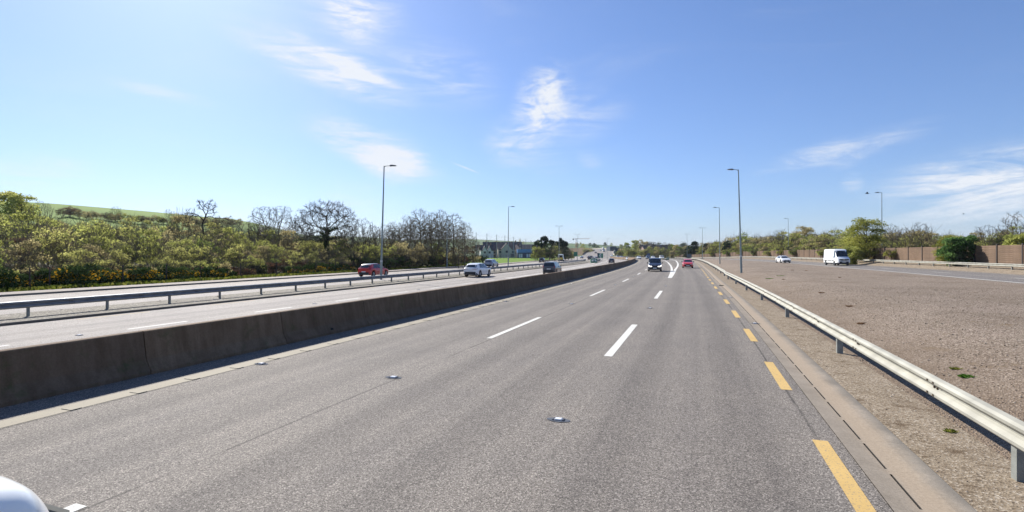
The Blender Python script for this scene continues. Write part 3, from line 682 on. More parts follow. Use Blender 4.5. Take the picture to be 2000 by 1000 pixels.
LAMPS = [  # label, px, Y, height, arms, arm direction, lean
 ('tall grey street lamp on the left gravel median beside the red car', 744, 54, 12.0, 1, 0.0, (.34, 0)),
 ('street lamp on the left median behind the white electric car', 992.5, 101, 12.0, 1, 0.1, (.06, 0)),
 ('double-armed street lamp on the left median beyond the dark estate car', 1092, 170, 12.0, 2, 0.0, (0, 0)),
 ('double-armed street lamp rising in front of the tower crane', 1128, 240, 12.0, 2, 0.0, (0, 0)),
 ('street lamp in the gore behind the green chevron sign', 1186, 285, 11.6, 1, 0.0, (0, 0)),
 ('thin far street lamp just left of the gore lamp by the flyover', 1181.5, 400, 11.5, 1, 0.0, (0, 0)),
 ('street lamp among the bare trees on the left grass verge', 873, 100, 10.0, 1, -0.2, (.02, 0)),
 ('tallest street lamp on the right standing in the gravel verge', 1448, 60, 12.1, 1, math.pi, (-.36, 0)),
 ('single-armed street lamp at the edge of the gravel beyond the near guardrail', 1406, 109, 12.0, 1, math.pi-.1, (-.12, 0)),
 ('double-armed street lamp near the far end of the gravel', 1372, 198, 12.0, 2, 0.0, (0, 0)),
 ('double-armed street lamp above the red hatchback', 1342, 250, 12.0, 2, 0.0, (0, 0)),
 ('far single-armed street lamp left of the dark pine', 1334, 330, 10.5, 1, math.pi, (0, 0)),
 ('far street lamp behind the blue van near the ivy trunk', 1271.5, 380, 10.6, 1, math.pi, (0, 0)),
 ('faint far street lamp in front of the far house roof', 1288.5, 430, 10.8, 1, math.pi, (0, 0)),
 ('street lamp behind the brown fence above the white saloon car', 1540, 160, 12.0, 1, math.pi, (-.1, 0)),
 ('street lamp behind the brown fence right of the white van', 1722.5, 95, 12.4, 1, math.pi, (-.02, 0)),
 ('faint far street lamp in front of the right far trees', 1254, 470, 10.5, 1, math.pi, (0, 0)),
 ('faint far street lamp on the flyover edge', 1206, 520, 9.0, 1, 0, (0, 0)),
]
for (lab, px, Y, hgt, arms, ad, lean) in LAMPS:
    lamp_post(lab, P(px, Y), hgt, arms, ad, lean, .13 if Y < 70 else .115)

# ------------------------------------------------------------------ signs
def flat(name, col, rough=.45): return plain(name, col, rough, 0, 0, .05, 3)
M['sign_green'] = flat('sign_green', (.012, .19, .10)); M['sign_white'] = flat('sign_white', (.75, .76, .74)); M['sign_dark'] = flat('sign_dark', (.045, .05, .085))
M['sign_blue'] = flat('sign_back_blue', (.07, .11, .18)); M['sign_grey'] = flat('sign_back_grey', (.12, .16, .18))
def sign(label, loc, w, h, base_z, mat, rz=0.0, chevron=None, dark_part=False, name='road_sign'):
    t = thing(name, label, 'road sign', loc, rz)
    for sx_ in (-.36, .36):
        b = MB(); b.tube((sx_*w, .06, -.3), (sx_*w, .06, base_z+h*.95), .05, n=8); link('post', b.mesh('sign_post', 0, True), M['post'], t)
    b = MB(); b.box((0, 0, base_z+h/2), (w, .05, h)); pl = link('sign_panel', b.mesh('sign_panel', .01), mat, t)
    if chevron:
        b = MB(); cx, cz = -.02*w, base_z+h/2; k = h*.42
        b.prism([(cx-k*.55, cz), (cx+k*.15, cz+k), (cx+k*.55, cz+k), (cx-k*.10, cz), (cx+k*.55, cz-k), (cx+k*.15, cz-k)], -.034, -.027); link('chevron', b.mesh('chevron'), M['sign_white'], pl)
    if dark_part:
        b = MB(); b.box((-w*.40, -.004, base_z+h/2+.08), (w*.24, .06, h*1.08)); link('dark_panel', b.mesh('dark_panel', .01), M['sign_dark'], t)
        c_ = MB(); c_.box((w*.16, -.029, base_z+h*.62), (w*.38, .006, h*.06)); c_.box((w*.16, -.029, base_z+h*.40), (w*.30, .006, h*.06)); link('lettering_bar', c_.mesh('lettering_bar'), M['sign_white'], pl)
    return t
sign('green direction sign with white left chevron and dark side board beyond the nose marker', P(1172.5, 210), 2.3, 1.9, 1.25, M['sign_green'], -.1, True, True)
sign('small green road sign beside the tree clump on two posts', P(1124, 225), 1.55, 1.9, 1.8, M['sign_green'], -.1)
sign('small green sign half hidden behind the far lamp near the dark trees', P(1090.5, 230), 1.3, 1.1, 2.2, M['sign_green'], -.1)
sign('blue grey back of a road sign before the brown fence right of the red car', P(1346, 215), 2.1, 1.5, .8, M['sign_grey'], .2)
sign('blue grey back of a far sign standing behind the blue van', P(1266.5, 330), 2.2, 2.0, 1.0, M['sign_blue'], .2)
def nose(label, loc, r, h, rz):
    t = thing('nose_marker', label, 'bollard', loc, rz)
    n = 15; V = []; Fq = []
    for z in (0, h*.18, h*.62, h):
        for i in range(n):
            a = math.pi+math.pi*i/(n-1); k = 1.0 if z < h else .93
            V.append((r*math.cos(a)*k, r*.75*math.sin(a)*k, z-(.30*h*abs(math.cos(a)) if z == h else 0)))
    for j in range(3):
        for i in range(n-1): Fq.append((j*n+i, j*n+i+1, (j+1)*n+i+1, (j+1)*n+i))
    Fq.append(tuple(range(3*n, 4*n))); Fq.append((0, n-1, 2*n-1, n)); Fq.append((n, 2*n-1, 3*n-1, 2*n)); Fq.append((2*n, 3*n-1, 4*n-1, 3*n))
    me = bpy.data.meshes.new('marker_body'); me.from_pydata(V, [], Fq); me.update(); link('marker_body', me, M['sign_green'], t)
    for sg in (-1, 1):
        Vc = []
        for (aa, zz) in ((.10, .30), (.10, .93), (.62, .30)):
            a = 1.5*math.pi+sg*aa*math.pi*.5; k = 1.04 if zz < .9 else 1.02
            Vc.append((r*1.02*math.cos(a)*k, r*.75*1.03*math.sin(a)*k-.012, zz*h-(.30*h*abs(math.cos(a)) if zz > .9 else 0)))
        mid = (Vector(Vc[1])+Vector(Vc[2]))/2; mid.y -= .10; Vc.insert(2, tuple(mid)); o2 = [(v[0], v[1]+.02, v[2]) for v in Vc]
        me = bpy.data.meshes.new('white_arrow'); me.from_pydata(Vc+o2, [], [(0, 1, 2, 3), (7, 6, 5, 4), (0, 4, 5, 1), (1, 5, 6, 2), (2, 6, 7, 3), (3, 7, 4, 0)]); me.update(); link('white_arrow', me, M['sign_white'], t)
    return t
nose('green nose marker with two white arrow panels in the left gore', P(1160, 158), 1.05, 1.6, -.1)
nose('small green nose marker at the right gore beside the white vehicles', P(1302.5, 205, .0), 1.0, 1.0, .35)

# ------------------------------------------------------------------ brown noise fence: posts and planked panels
M['fence_panel'] = None
def wood_panel_mat():
    m, nt, b, o = newmat('brown_fence_plank'); t = N(nt, 'ShaderNodeTexCoord'); oi = N(nt, 'ShaderNodeObjectInfo')
    f = noise(nt, t.outputs['Object'], 1.0, 6, .7, (1.2, 1.2, 14)); geo = N(nt, 'ShaderNodeNewGeometry'); g = noise(nt, geo.outputs['Position'], .5, 5)
    c = ramp(nt, f, [(.3, (.125, .086, .060)), (.55, (.172, .122, .088)), (.75, (.225, .168, .125))])
    c = mixrgb(nt, .8, c, ramp(nt, g, [(.3, (.75, .75, .73)), (.65, (1.12, 1.1, 1.08))]), 'MULTIPLY'); c = mixrgb(nt, .5, c, ramp(nt, oi.outputs['Random'], [(0, (.82, .82, .84)), (1, (1.14, 1.1, 1.06))]), 'MULTIPLY')
    L(nt, c, b.inputs['Base Color']); b.inputs['Roughness'].default_value = .9; b.inputs['Specular IOR Level'].default_value = .1; bump(nt, f, b, .5, .01); return m
M['plank'] = wood_panel_mat(); M['fence_post'] = plain('dark_fence_post', (.042, .030, .024), .7, 0, 0, .2, 5)
wall_t = thing('noise_fence', 'long brown planked noise fence with dark posts behind the right slip road', 'fence', (0, 0, 0))
FSTEP = 4.4
def d_fence(s):
    if s < 61: return 32.0
    if s < 66: return 32.0+(s-61)*.16
    if s < 200: return 32.8
    return 32.8-(s-200)*.03
def plank_mesh(nplank, ln, h):
    b = MB(); ph = h/nplank
    for k in range(nplank): b.prism([(-.03, k*ph), (-.045, k*ph+.02), (-.045, (k+1)*ph-.025), (-.02, (k+1)*ph-.012), (.03, (k+1)*ph-.012), (.03, k*ph)], 0, ln)
    return b
one = MB(); one.prism([(-.02, 0), (-.045, .015), (-.045, .19), (-.02, .205), (.03, .205), (.03, 0)], .08, FSTEP-.08); plank_one = one.mesh('plank')
pm2 = plank_mesh(10, FSTEP, 2.1).mesh('fence_panel')
fb = MB(); fb.box((0, 0, 1.0), (.20, .17, 2.5)); fpost = fb.mesh('fence_post', .01)
s = 36.0; k = 0
while s < 330:
    p = wp(s, d_fence(s)); q = wp(s+FSTEP, d_fence(s+FSTEP)); rz = -math.atan2(q.x-p.x, q.y-p.y); z0 = min(p.z, q.z)
    hh = 2.1
    if s < 85:
        for j in range(10): link('plank', plank_one, M['plank'], wall_t, Vector((p.x, p.y, z0+.02+.21*j)), rz)
    else: link('fence_panel', pm2, M['plank'], wall_t, Vector((p.x, p.y, z0+.02)), rz)
    link('fence_post', fpost, M['fence_post'], wall_t, Vector((p.x, p.y, z0+.02)), rz)
    s += FSTEP; k += 1

# ================================================================== VEHICLES
def paint(name, col, rough=.32): 
    m = plain(name, col, rough, 0, .8, .03, 1.0); return m
M['tyre'] = plain('tyre', (.018, .018, .019), .85); M['rim'] = plain('alloy_rim', (.45, .46, .48), .35, .7); M['rim_dark'] = plain('dark_rim', (.10, .10, .11), .4, .5)
M['glass'] = plain('car_glass', (.018, .024, .03), .06, 0, .5, .05); M['trim'] = plain('black_trim', (.022, .022, .024), .6)
M['lamp_clear'] = plain('headlight_glass', (.75, .76, .74), .12, 0, .6); M['lamp_red'] = plain('tail_light_red', (.42, .02, .025), .2, 0, .5); M['amber'] = plain('amber', (.6, .25, .03), .3)
M['plate'] = plain('number_plate', (.70, .71, .68), .4); M['chrome'] = plain('chrome', (.6, .61, .62), .15, .9)
m_, nt_, b_, o_ = newmat('lit_headlamp'); b_.inputs['Base Color'].default_value = (.8, .8, .78, 1); b_.inputs['Emission Color'].default_value = (1, .95, .85, 1); b_.inputs['Emission Strength'].default_value = 2.2; M['lamp_lit'] = m_

class Body:
    def __init__(s, spec):
        s.sp = spec; Lg, W = spec['L'], spec['W']; n = spec.get('n', 34)
        ts = set(np.linspace(0, 1, n).tolist())
        for yw in spec['wheels']:
            r = spec['wr']+.055
            for a in np.linspace(-1, 1, 9): ts.add(float((yw+a*r)/Lg))
        ts = sorted(x_ for x_ in ts if 0 <= x_ <= 1); ts = [x_ for i, x_ in enumerate(ts) if i == 0 or x_-ts[i-1] > .004]
        s.ts = np.array(ts); s.P = np.array([s.section(x_) for x_ in ts]); s.NP = s.P.shape[1]
    def cv(s, key, t): return float(np.interp(t, [p[0] for p in s.sp[key]], [p[1] for p in s.sp[key]]))
    def section(s, t):
        sp = s.sp; Lg = sp['L']; y = t*Lg-Lg/2; w = sp['W']/2*s.cv('w', t); zb = s.cv('zb', t); zt = max(s.cv('zt', t), zb+.012); wr = sp['W']/2*s.cv('rw', t); z0 = s.cv('z0', t)
        for yw in sp['wheels']:
            r = sp['wr']+.055; dy = t*Lg-yw
            if abs(dy) < r: z0 = max(z0, sp['wr']+math.sqrt(r*r-dy*dy))
        z0 = min(z0, zb-.12); crown = min(.05, (zt-zb)*.5)
        return np.array([(w*.90, y, z0), (w*.985, y, z0+.05), (w, y, z0+(zb-z0)*.5), (w*.985, y, zb-.05*min(1, (zb-z0)/.3)), (w*.955, y, zb), (w*.955*.5+wr*.5+.004, y, zb*.5+(zt-crown)*.5),
                         (wr, y, zt-crown), (wr*.82, y, zt-crown*.25), (0, y, zt)])
    def pt(s, u, v, side=1):
        i = np.clip(np.searchsorted(s.ts, u)-1, 0, len(s.ts)-2); f = (u-s.ts[i])/(s.ts[i+1]-s.ts[i]); j = min(int(v), s.NP-2); g = v-j
        p = (s.P[i, j]*(1-f)+s.P[i+1, j]*f)*(1-g)+(s.P[i, j+1]*(1-f)+s.P[i+1, j+1]*f)*g
        return np.array([p[0]*side, p[1], p[2]])
    def nrm(s, u, v, side=1):
        e = .004; a = s.pt(min(u+e, 1), v, side)-s.pt(max(u-e, 0), v, side); vv = min(v, s.NP-1.02); b = s.pt(u, min(vv+.05, s.NP-1.001), side)-s.pt(u, max(vv-.05, 0), side)
        n = np.cross(a, b)*side; return n/(np.linalg.norm(n)+1e-9)
    def body_mesh(s):
        n, m = s.P.shape[:2]; V = []; idx = {}
        for i in range(n):
            for j in range(m): idx[i, j, 1] = len(V); V.append(tuple(s.P[i, j]))
            for j in range(m-1): idx[i, j, -1] = len(V); p = s.P[i, j]; V.append((-p[0], p[1], p[2]))
            idx[i, m-1, -1] = idx[i, m-1, 1]
        Fq = []
        for i in range(n-1):
            for j in range(m-1):
                Fq.append((idx[i, j, 1], idx[i+1, j, 1], idx[i+1, j+1, 1], idx[i, j+1, 1])); Fq.append((idx[i, j, -1], idx[i, j+1, -1], idx[i+1, j+1, -1], idx[i+1, j, -1]))
            Fq.append((idx[i, 0, 1], idx[i, 0, -1], idx[i+1, 0, -1], idx[i+1, 0, 1]))
        for i in (0, n-1):
            for j in range(m-1):
                q = (idx[i, j, 1], idx[i, j+1, 1], idx[i, j+1, -1], idx[i, j, -1]); q = q if j < m-2 else q[:3][:2]+(q[3],); Fq.append(q if i == 0 else q[::-1])
        me = bpy.data.meshes.new('body'); me.from_pydata(V, [], Fq); me.update()
        bm = bmesh.new(); bm.from_mesh(me); bmesh.ops.recalc_face_normals(bm, faces=bm.faces); bm.to_mesh(me); bm.free()
        me.polygons.foreach_set('use_smooth', np.ones(len(me.polygons), bool)); me.set_sharp_from_angle(angle=math.radians(32)); return me
    def patch(s, us, vs, side=1, off=.006, mirror=False, name='patch', thick=.0):
        """a panel lying on the body: us, vs sample lists"""
        V = []; Fq = []; cols = [(v, side) for v in vs]
        if mirror: cols = [(v, 1) for v in vs]+[(v, -1) for v in reversed(vs) if v < s.NP-1.001]
        nu, nv = len(us), len(cols)
        for u in us:
            for (v, sd) in cols: V.append(tuple(s.pt(u, v, sd)+s.nrm(u, v, sd)*off))
        for a in range(nu-1):
            for c in range(nv-1): Fq.append((a*nv+c, a*nv+c+1, (a+1)*nv+c+1, (a+1)*nv+c))
        return V, Fq
def mesh_vf(name, VF, smooth=True):
    V, Fq = [], []
    for v, f in VF: o = len(V); V += list(v); Fq += [tuple(i+o for i in q) for q in f]
    me = bpy.data.meshes.new(name); me.from_pydata(V, [], Fq); me.update()
    bm = bmesh.new(); bm.from_mesh(me); bmesh.ops.recalc_face_normals(bm, faces=bm.faces); bm.to_mesh(me); bm.free()
    if smooth: me.polygons.foreach_set('use_smooth', np.ones(len(me.polygons), bool)); me.set_sharp_from_angle(angle=math.radians(35))
    return me
def lin(a, b, n): return [a+(b-a)*i/(n-1) for i in range(n)]
WHEELS = {}
def wheel_meshes(r, w):
    if (r, w) in WHEELS: return WHEELS[r, w]
    n = 28; V = []; Fq = []; prof = [(r*.62, -w/2), (r*.93, -w/2), (r, -w*.32), (r, w*.32), (r*.93, w/2), (r*.66, w/2), (r*.62, w*.34)]
    for i in range(n):
        a = 2*math.pi*i/n
        for (rr, xx) in prof: V.append((xx, rr*math.cos(a), rr*math.sin(a)))
    k = len(prof)
    for i in range(n):
        for j in range(k-1): Fq.append((i*k+j, ((i+1) % n)*k+j, ((i+1) % n)*k+j+1, i*k+j+1))
    Fq.append(tuple(i*k for i in range(n))); ty = mesh_vf('wheel', [(V, Fq)])
    b = MB(); b.tube((w*.22, 0, 0), (w*.28, 0, 0), r*.64, n=n); 
    for q in range(5):
        a = 2*math.pi*q/5; c = (w*.33, math.cos(a)*r*.36, math.sin(a)*r*.36); V2 = []
        for dx in (-.035, .03):
            for (rad, hw) in ((.08*r, .05*r), (.64*r, .085*r)):
                for sg in (-1, 1): V2.append((c[0]+dx, math.cos(a)*rad-math.sin(a)*hw*sg, math.sin(a)*rad+math.cos(a)*hw*sg))
        b.add(V2, [(0, 1, 3, 2), (4, 5, 7, 6), (0, 1, 5, 4), (2, 3, 7, 6), (0, 2, 6, 4), (1, 3, 7, 5)])
    b.tube((w*.30, 0, 0), (w*.40, 0, 0), r*.12, n=10)
    b2 = MB(); b2.tube((w*.2, 0, 0), (w*.285, 0, 0), r*.60, n=n)
    WHEELS[r, w] = (ty, b.mesh('rim', 0, True)); return WHEELS[r, w]
def build_car(name, label, cat, spec, paint_m, loc, heading_, group=None, roof_mat=None, clad=None, rim='rim', lights_on=False, plate=True, extras=True):
    """front towards local +Y"""
    t = thing(name, label, cat, loc, -heading_, group); B_ = Body(spec); Lg, W = spec['L'], spec['W']
    bme = B_.body_mesh(); body = link('body', bme, paint_m, t)
    if spec.get('sub'): bme.set_sharp_from_angle(angle=math.radians(80)); sdm = body.modifiers.new('smooth', 'SUBSURF'); sdm.levels = sdm.render_levels = 2
    w_ = spec['win']
    if 'windscreen' in w_:
        u0, u1 = w_['windscreen']; link('windscreen', mesh_vf('windscreen', [B_.patch(lin(u0, u1, 5), [6.05, 6.6, 7.2, 8.0], mirror=True)]), M['glass'], t)
    if 'rear' in w_:
        u0, u1 = w_['rear']; link('rear_window', mesh_vf('rear_window', [B_.patch(lin(u0, u1, 4), [6.05, 6.6, 7.2, 8.0], mirror=True)]), M['glass'], t)
    if 'rear_cap' in w_:   # upright back window on the end face
        z0, z1, hw = w_['rear_cap']; b = MB(); b.add([(-hw, -Lg/2-.008, z0), (hw, -Lg/2-.008, z0), (hw*.92, -Lg/2-.008, z1), (-hw*.92, -Lg/2-.008, z1)], [(0, 1, 2, 3)]); link('rear_window', b.mesh('rear_window'), M['glass'], t)
    for (u0, u1, k0, k1) in w_['side']:
        for sd in (1, -1):
            V = []; us0 = lin(u0+k0, u1-k1, 6); us1 = lin(u0, u1, 6)
            VF = B_.patch(us1, [4.12, 4.6, 5.3, 5.9], sd)
            n4 = 4   # slant the ends: shift upper rows towards the middle
            Vn = []
            for a, u in enumerate(us1):
                for c, v in enumerate([4.12, 4.6, 5.3, 5.9]):
                    f = c/3; uu = us1[a]*(1-f)+us0[a]*f; Vn.append(tuple(B_.pt(uu, v, sd)+B_.nrm(uu, v, sd)*.006))
            link('side_window', mesh_vf('side_window', [(Vn, VF[1])]), M['glass'], t)
    for (u0, u1, v0, v1, inner) in [spec['tail']]:
        for sd in (1, -1):
            VF = [B_.patch(lin(max(u0, .002), u1, 3), lin(v0, v1, 3), sd, .008)]
            p0 = B_.pt(0, v0, sd); p1 = B_.pt(0, v1, sd); VF.append(([(p0[0], p0[1]-.008, p0[2]), (p1[0], p1[1]-.008, p1[2]), (p1[0]-sd*inner, p1[1]-.008, p1[2]-.01), (p0[0]-sd*inner, p0[1]-.008, p0[2]+.01)], [(0, 1, 2, 3)]))
            link('tail_light', mesh_vf('tail_light', VF, False), M['lamp_red'], t)
    for (u0, u1, v0, v1, inner) in [spec['head']]:
        for sd in (1, -1):
            VF = [B_.patch(lin(u0, .998, 3), lin(v0, v1, 3), sd, .008)]
            p0 = B_.pt(1, v0, sd); p1 = B_.pt(1, v1, sd); VF.append(([(p0[0], p0[1]+.008, p0[2]), (p1[0], p1[1]+.008, p1[2]), (p1[0]-sd*inner, p1[1]+.008, p1[2]-.01), (p0[0]-sd*inner, p0[1]+.008, p0[2]+.015)], [(0, 1, 2, 3)]))
            link('headlight', mesh_vf('headlight', VF, False), M['lamp_lit'] if lights_on else M['lamp_clear'], t)
    # lower bumper, grille, cladding
    zc = spec['cap']; ww = W/2
    if clad:
        VF = []
        for sd in (1, -1): VF.append(B_.patch([float(x_) for x_ in B_.ts], [.05, .6, clad], sd, .007))
        link('sill_cladding', mesh_vf('sill_cladding', VF), M['trim'], t)
    wb = B_.cv('w', 0)*ww*.95; wf = B_.cv('w', 1)*ww*.95
    b = MB(); b.box((0, -Lg/2-.004, zc[0]), (wb*1.8, .05, zc[1])); link('rear_bumper', b.mesh('rear_bumper', .015), M['trim'], t)
    b = MB(); b.box((0, Lg/2+.002, zc[2]), (wf*1.75, .05, zc[3])); link('front_bumper', b.mesh('front_bumper', .015), M['trim'], t)
    b = MB(); b.prism([(-wf*.52, zc[4]-.06), (wf*.52, zc[4]-.06), (wf*.62, zc[4]+.07), (-wf*.62, zc[4]+.07)], Lg/2-.01, Lg/2+.016); link('grille', b.mesh('grille', .005), M['trim'], t)
    if plate:
        b = MB(); b.box((0, -Lg/2-.034, zc[5]), (.52, .012, .115)); link('number_plate', b.mesh('number_plate'), M['plate'], t)
        b = MB(); b.box((0, Lg/2+.034, zc[2]+zc[3]*.25), (.52, .012, .115)); link('number_plate', b.mesh('number_plate'), M['plate'], t)
    for sd in (1, -1):
        um = spec['mirror']; p = B_.pt(um, 4.1, sd); b = MB(); b.box((p[0]+sd*.13, p[1], p[2]+.07), (.20, .10, .14)); link('wing_mirror', b.mesh('wing_mirror', .03, True), M['trim'] if spec.get('dark_mirror', True) else paint_m, t)
    if roof_mat:
        u0, u1 = spec['roof']; link('roof_panel', mesh_vf('roof_panel', [B_.patch(lin(u0, u1, 10), [6.3, 7.0, 8.0], mirror=True, off=.006)]), roof_mat, t)
    # door gaps and handles
    for ug in spec.get('gaps', []):
        for sd in (1, -1):
            VF = B_.patch([ug-.0012, ug+.0012], lin(.9, 4.0, 6), sd, .004); link('door_gap', mesh_vf('door_gap', [VF]), M['trim'], t)
    ty, rm = wheel_meshes(spec['wr'], spec.get('ww', .22))
    for yw in spec['wheels']:
        for sd in (1, -1):
            c = link('wheel', ty, M['tyre'], t, (sd*(W/2*B_.cv('w', yw/Lg)-spec.get('ww', .22)/2+.012), yw-Lg/2, spec['wr'])); c.rotation_euler = (0, 0, 0 if sd > 0 else math.pi)
            r = bpy.data.objects.new('rim', rm); COL.objects.link(r); r.parent = c
            if not rm.materials: rm.materials.append(M[rim])
    b = MB(); b.box((0, 0, spec['wr']+.02), (W*.72, Lg*.86, .22)); link('underbody', b.mesh('underbody'), M['trim'], t)
    return t
def S_(**k): return k
W_STD = [(0, .86), (.015, .93), (.06, .985), (.2, 1), (.8, 1), (.93, .96), (.975, .88), (1, .74)]
RW_STD = [(0, .80), (.05, .74), (.14, .70), (.3, .725), (.55, .725), (.66, .78), (.78, .86), (.93, .82), (1, .62)]
Z0_STD = [(0, .40), (.03, .27), (.1, .2), (.9, .2), (.97, .25), (1, .34)]
HATCH = S_(L=4.26, W=1.81, wheels=(.72, 3.48), wr=.345, w=W_STD, rw=RW_STD, z0=Z0_STD,
  zb=[(0, .92), (.1, 1.02), (.35, .99), (.7, .95), (.78, .94), (.9, .85), (.97, .74), (1, .66)], zt=[(0, .98), (.035, 1.16), (.10, 1.43), (.16, 1.52), (.3, 1.565), (.48, 1.565), (.58, 1.50), (.79, 1.0), (.9, .89), (.97, .77), (1, .68)],
  win=dict(windscreen=(.595, .775), rear=(.022, .10), side=[(.17, .36, .06, 0), (.37, .56, 0, .01), (.57, .70, 0, .08)]),
  tail=(.0, .045, 3.0, 4.0, .34), head=(.93, 1, 2.7, 3.8, .30), cap=(.42, .30, .38, .24, .56, .62), mirror=.66, roof=(.11, .58), gaps=(.175, .37, .60))
SUV = dict(HATCH, L=4.58, W=1.85, wheels=(.85, 3.62), wr=.36, zb=[(0, .98), (.1, 1.08), (.35, 1.04), (.7, 1.0), (.78, .99), (.9, .93), (.97, .84), (1, .74)],
  zt=[(0, 1.04), (.04, 1.24), (.10, 1.48), (.17, 1.58), (.3, 1.63), (.48, 1.63), (.58, 1.56), (.78, 1.05), (.9, .96), (.97, .87), (1, .76)], z0=[(0, .46), (.03, .32), (.1, .24), (.9, .24), (.97, .28), (1, .40)], tail=(.0, .05, 3.1, 3.9, .52), cap=(.46, .36, .42, .28, .66, .72))
ESTATE = dict(HATCH, L=4.55, W=1.78, wheels=(.85, 3.75), wr=.335, zb=[(0, .98), (.1, 1.02), (.35, 1.0), (.7, .98), (.78, .98), (.9, .93), (.97, .84), (1, .72)],
  zt=[(0, 1.02), (.015, 1.3), (.045, 1.55), (.09, 1.63), (.3, 1.66), (.5, 1.65), (.6, 1.56), (.77, 1.06), (.9, .97), (.97, .87), (1, .74)], win=dict(windscreen=(.61, .755), rear=(.006, .045), side=[(.07, .28, .02, 0), (.30, .49, 0, 0), (.50, .68, 0, .08)]),
  tail=(.0, .03, 3.3, 5.6, .14), cap=(.46, .34, .42, .26, .62, .74))
SALOON = dict(HATCH, L=4.6, W=1.8, wheels=(.85, 3.6), zb=[(0, .90), (.1, .99), (.35, .95), (.7, .92), (.8, .90), (.9, .80), (.97, .68), (1, .60)],
  zt=[(0, .94), (.03, 1.06), (.10, 1.16), (.22, 1.36), (.34, 1.455), (.48, 1.47), (.58, 1.41), (.80, .95), (.9, .84), (.97, .71), (1, .62)], win=dict(windscreen=(.595, .785), rear=(.10, .22), side=[(.26, .38, .05, 0), (.39, .56, 0, .01), (.57, .72, 0, .09)]))
SMALLHATCH = dict(HATCH, L=3.95, W=1.70, wheels=(.62, 3.12), wr=.30, zt=[(0, .98), (.02, 1.16), (.06, 1.38), (.12, 1.45), (.3, 1.49), (.48, 1.48), (.58, 1.42), (.76, 1.0), (.88, .92), (.96, .82), (1, .70)],
  zb=[(0, .92), (.1, 1.0), (.35, .97), (.7, .94), (.76, .95), (.88, .88), (.96, .78), (1, .68)])
W_VAN = [(0, .93), (.02, .98), (.1, 1), (.85, 1), (.95, .95), (.985, .87), (1, .78)]
RW_VAN = [(0, .84), (.1, .86), (.6, .86), (.75, .86), (.9, .84), (1, .66)]
SMALLVAN = dict(HATCH, L=4.41, W=1.80, wheels=(.8, 3.5), wr=.32, w=W_VAN, rw=RW_VAN, zb=[(0, 1.0), (.5, 1.06), (.72, 1.05), (.82, 1.03), (.93, .93), (1, .74)],
  zt=[(0, 1.7), (.03, 1.80), (.1, 1.82), (.55, 1.82), (.64, 1.74), (.80, 1.12), (.93, .99), (.98, .85), (1, .76)], win=dict(windscreen=(.64, .79), side=[(.08, .28, .0, 0), (.30, .48, 0, 0), (.50, .71, 0, .08)], rear_cap=(1.12, 1.62, .62)),
  tail=(.0, .02, 2.8, 4.4, .12), head=(.93, 1, 2.6, 3.9, .30), cap=(.42, .30, .38, .26, .70, .75), gaps=(.29, .49, .70), mirror=.72, roof=(.1, .5))
BIGVAN = dict(HATCH, L=6.5, W=2.0, wheels=(1.25, 5.2), wr=.34, w=W_VAN, rw=[(0, .82), (.1, .84), (.72, .84), (.82, .80), (.93, .84), (1, .66)], zb=[(0, 1.20), (.5, 1.20), (.78, 1.22), (.88, 1.22), (.95, 1.10), (1, .86)],
  zt=[(0, 2.5), (.015, 2.62), (.05, 2.66), (.68, 2.66), (.745, 2.58), (.79, 2.35), (.90, 1.36), (.955, 1.20), (.985, 1.02), (1, .88)], win=dict(windscreen=(.785, .895), side=[(.735, .84, 0, .05)], rear_cap=(1.5, 2.1, .7)),
  tail=(.0, .012, 2.6, 4.4, .14), head=(.95, 1, 3.0, 3.95, .28), cap=(.50, .36, .46, .44, .86, .9), gaps=(.40, .60, .73, .85), mirror=.80, roof=(.05, .6), z0=[(0, .45), (.05, .38), (.9, .38), (1, .42)], dark_mirror=True)
AMBUL = dict(BIGVAN, L=5.9, wheels=(1.1, 4.7))
PW = paint('white_car_paint', (.80, .80, .79)); PWV = paint('white_van_paint', (.86, .87, .85)); PR = paint('red_car_paint', (.55, .018, .022)); PR2 = paint('bright_red_paint', (.62, .035, .03)); PB = paint('navy_van_paint', (.020, .030, .062))
PSL = paint('slate_blue_paint', (.045, .055, .075)); PG = paint('silver_grey_paint', (.34, .36, .40)); PD = paint('dark_car_paint', (.022, .024, .034)); PM = paint('maroon_paint', (.16, .03, .05)); PY = flat('hi_vis_yellow', (.62, .42, .02)); PBK = paint('black_roof_paint', (.02, .02, .025))
def onroad(px, Y): return P(px, Y, .012)
def hd(p, back=False):
    s_, d_ = to_sd(p.x, p.y); h_ = heading(s_); return h_+math.pi if back else h_
GA = 'cars driving away beyond the barrier'; GT = 'traffic coming towards the viewer'
p = wp(*to_sd(-16.6, 61.5)[:2], .012); build_car('red_hatchback', 'red electric hatchback with a black roof driving away on the left slip road', 'car', HATCH, PR, p, hd(p)-.02, GA, PBK, None)
p = wp(*to_sd(-4.05, 61.0)[:2], .012); build_car('white_suv', 'white electric crossover with black lower trim driving away beyond the barrier', 'car', SUV, PW, p, hd(p)+.02, GA, None, 1.05)
p = onroad(959.5, 101); build_car('silver_suv', 'silver grey crossover driving away on the left slip road beside the grass field', 'car', SUV, PG, p, hd(p)-.03, GA, None, .9)
p = onroad(1079, 68.5); est = build_car('dark_estate_car', 'dark slate estate car with roof rails and tall red tail lights beyond the barrier', 'car', ESTATE, PSL, p, hd(p)-.02, GA, None, .7)
for sd in (-1, 1):
    b = MB(); b.tube((sd*.56, -1.7, 1.70), (sd*.56, .25, 1.70), .022, n=8); b.box((sd*.56, -1.6, 1.67), (.04, .1, .06)); b.box((sd*.56, .15, 1.67), (.04, .1, .06)); link('roof_rail', b.mesh('roof_rail'), M['post'], est)
p = onroad(1059, 165); build_car('dark_hatchback', 'small dark hatchback with red tail lights driving away beside the green field', 'car', SMALLHATCH, PD, p, hd(p)-.05, GA)
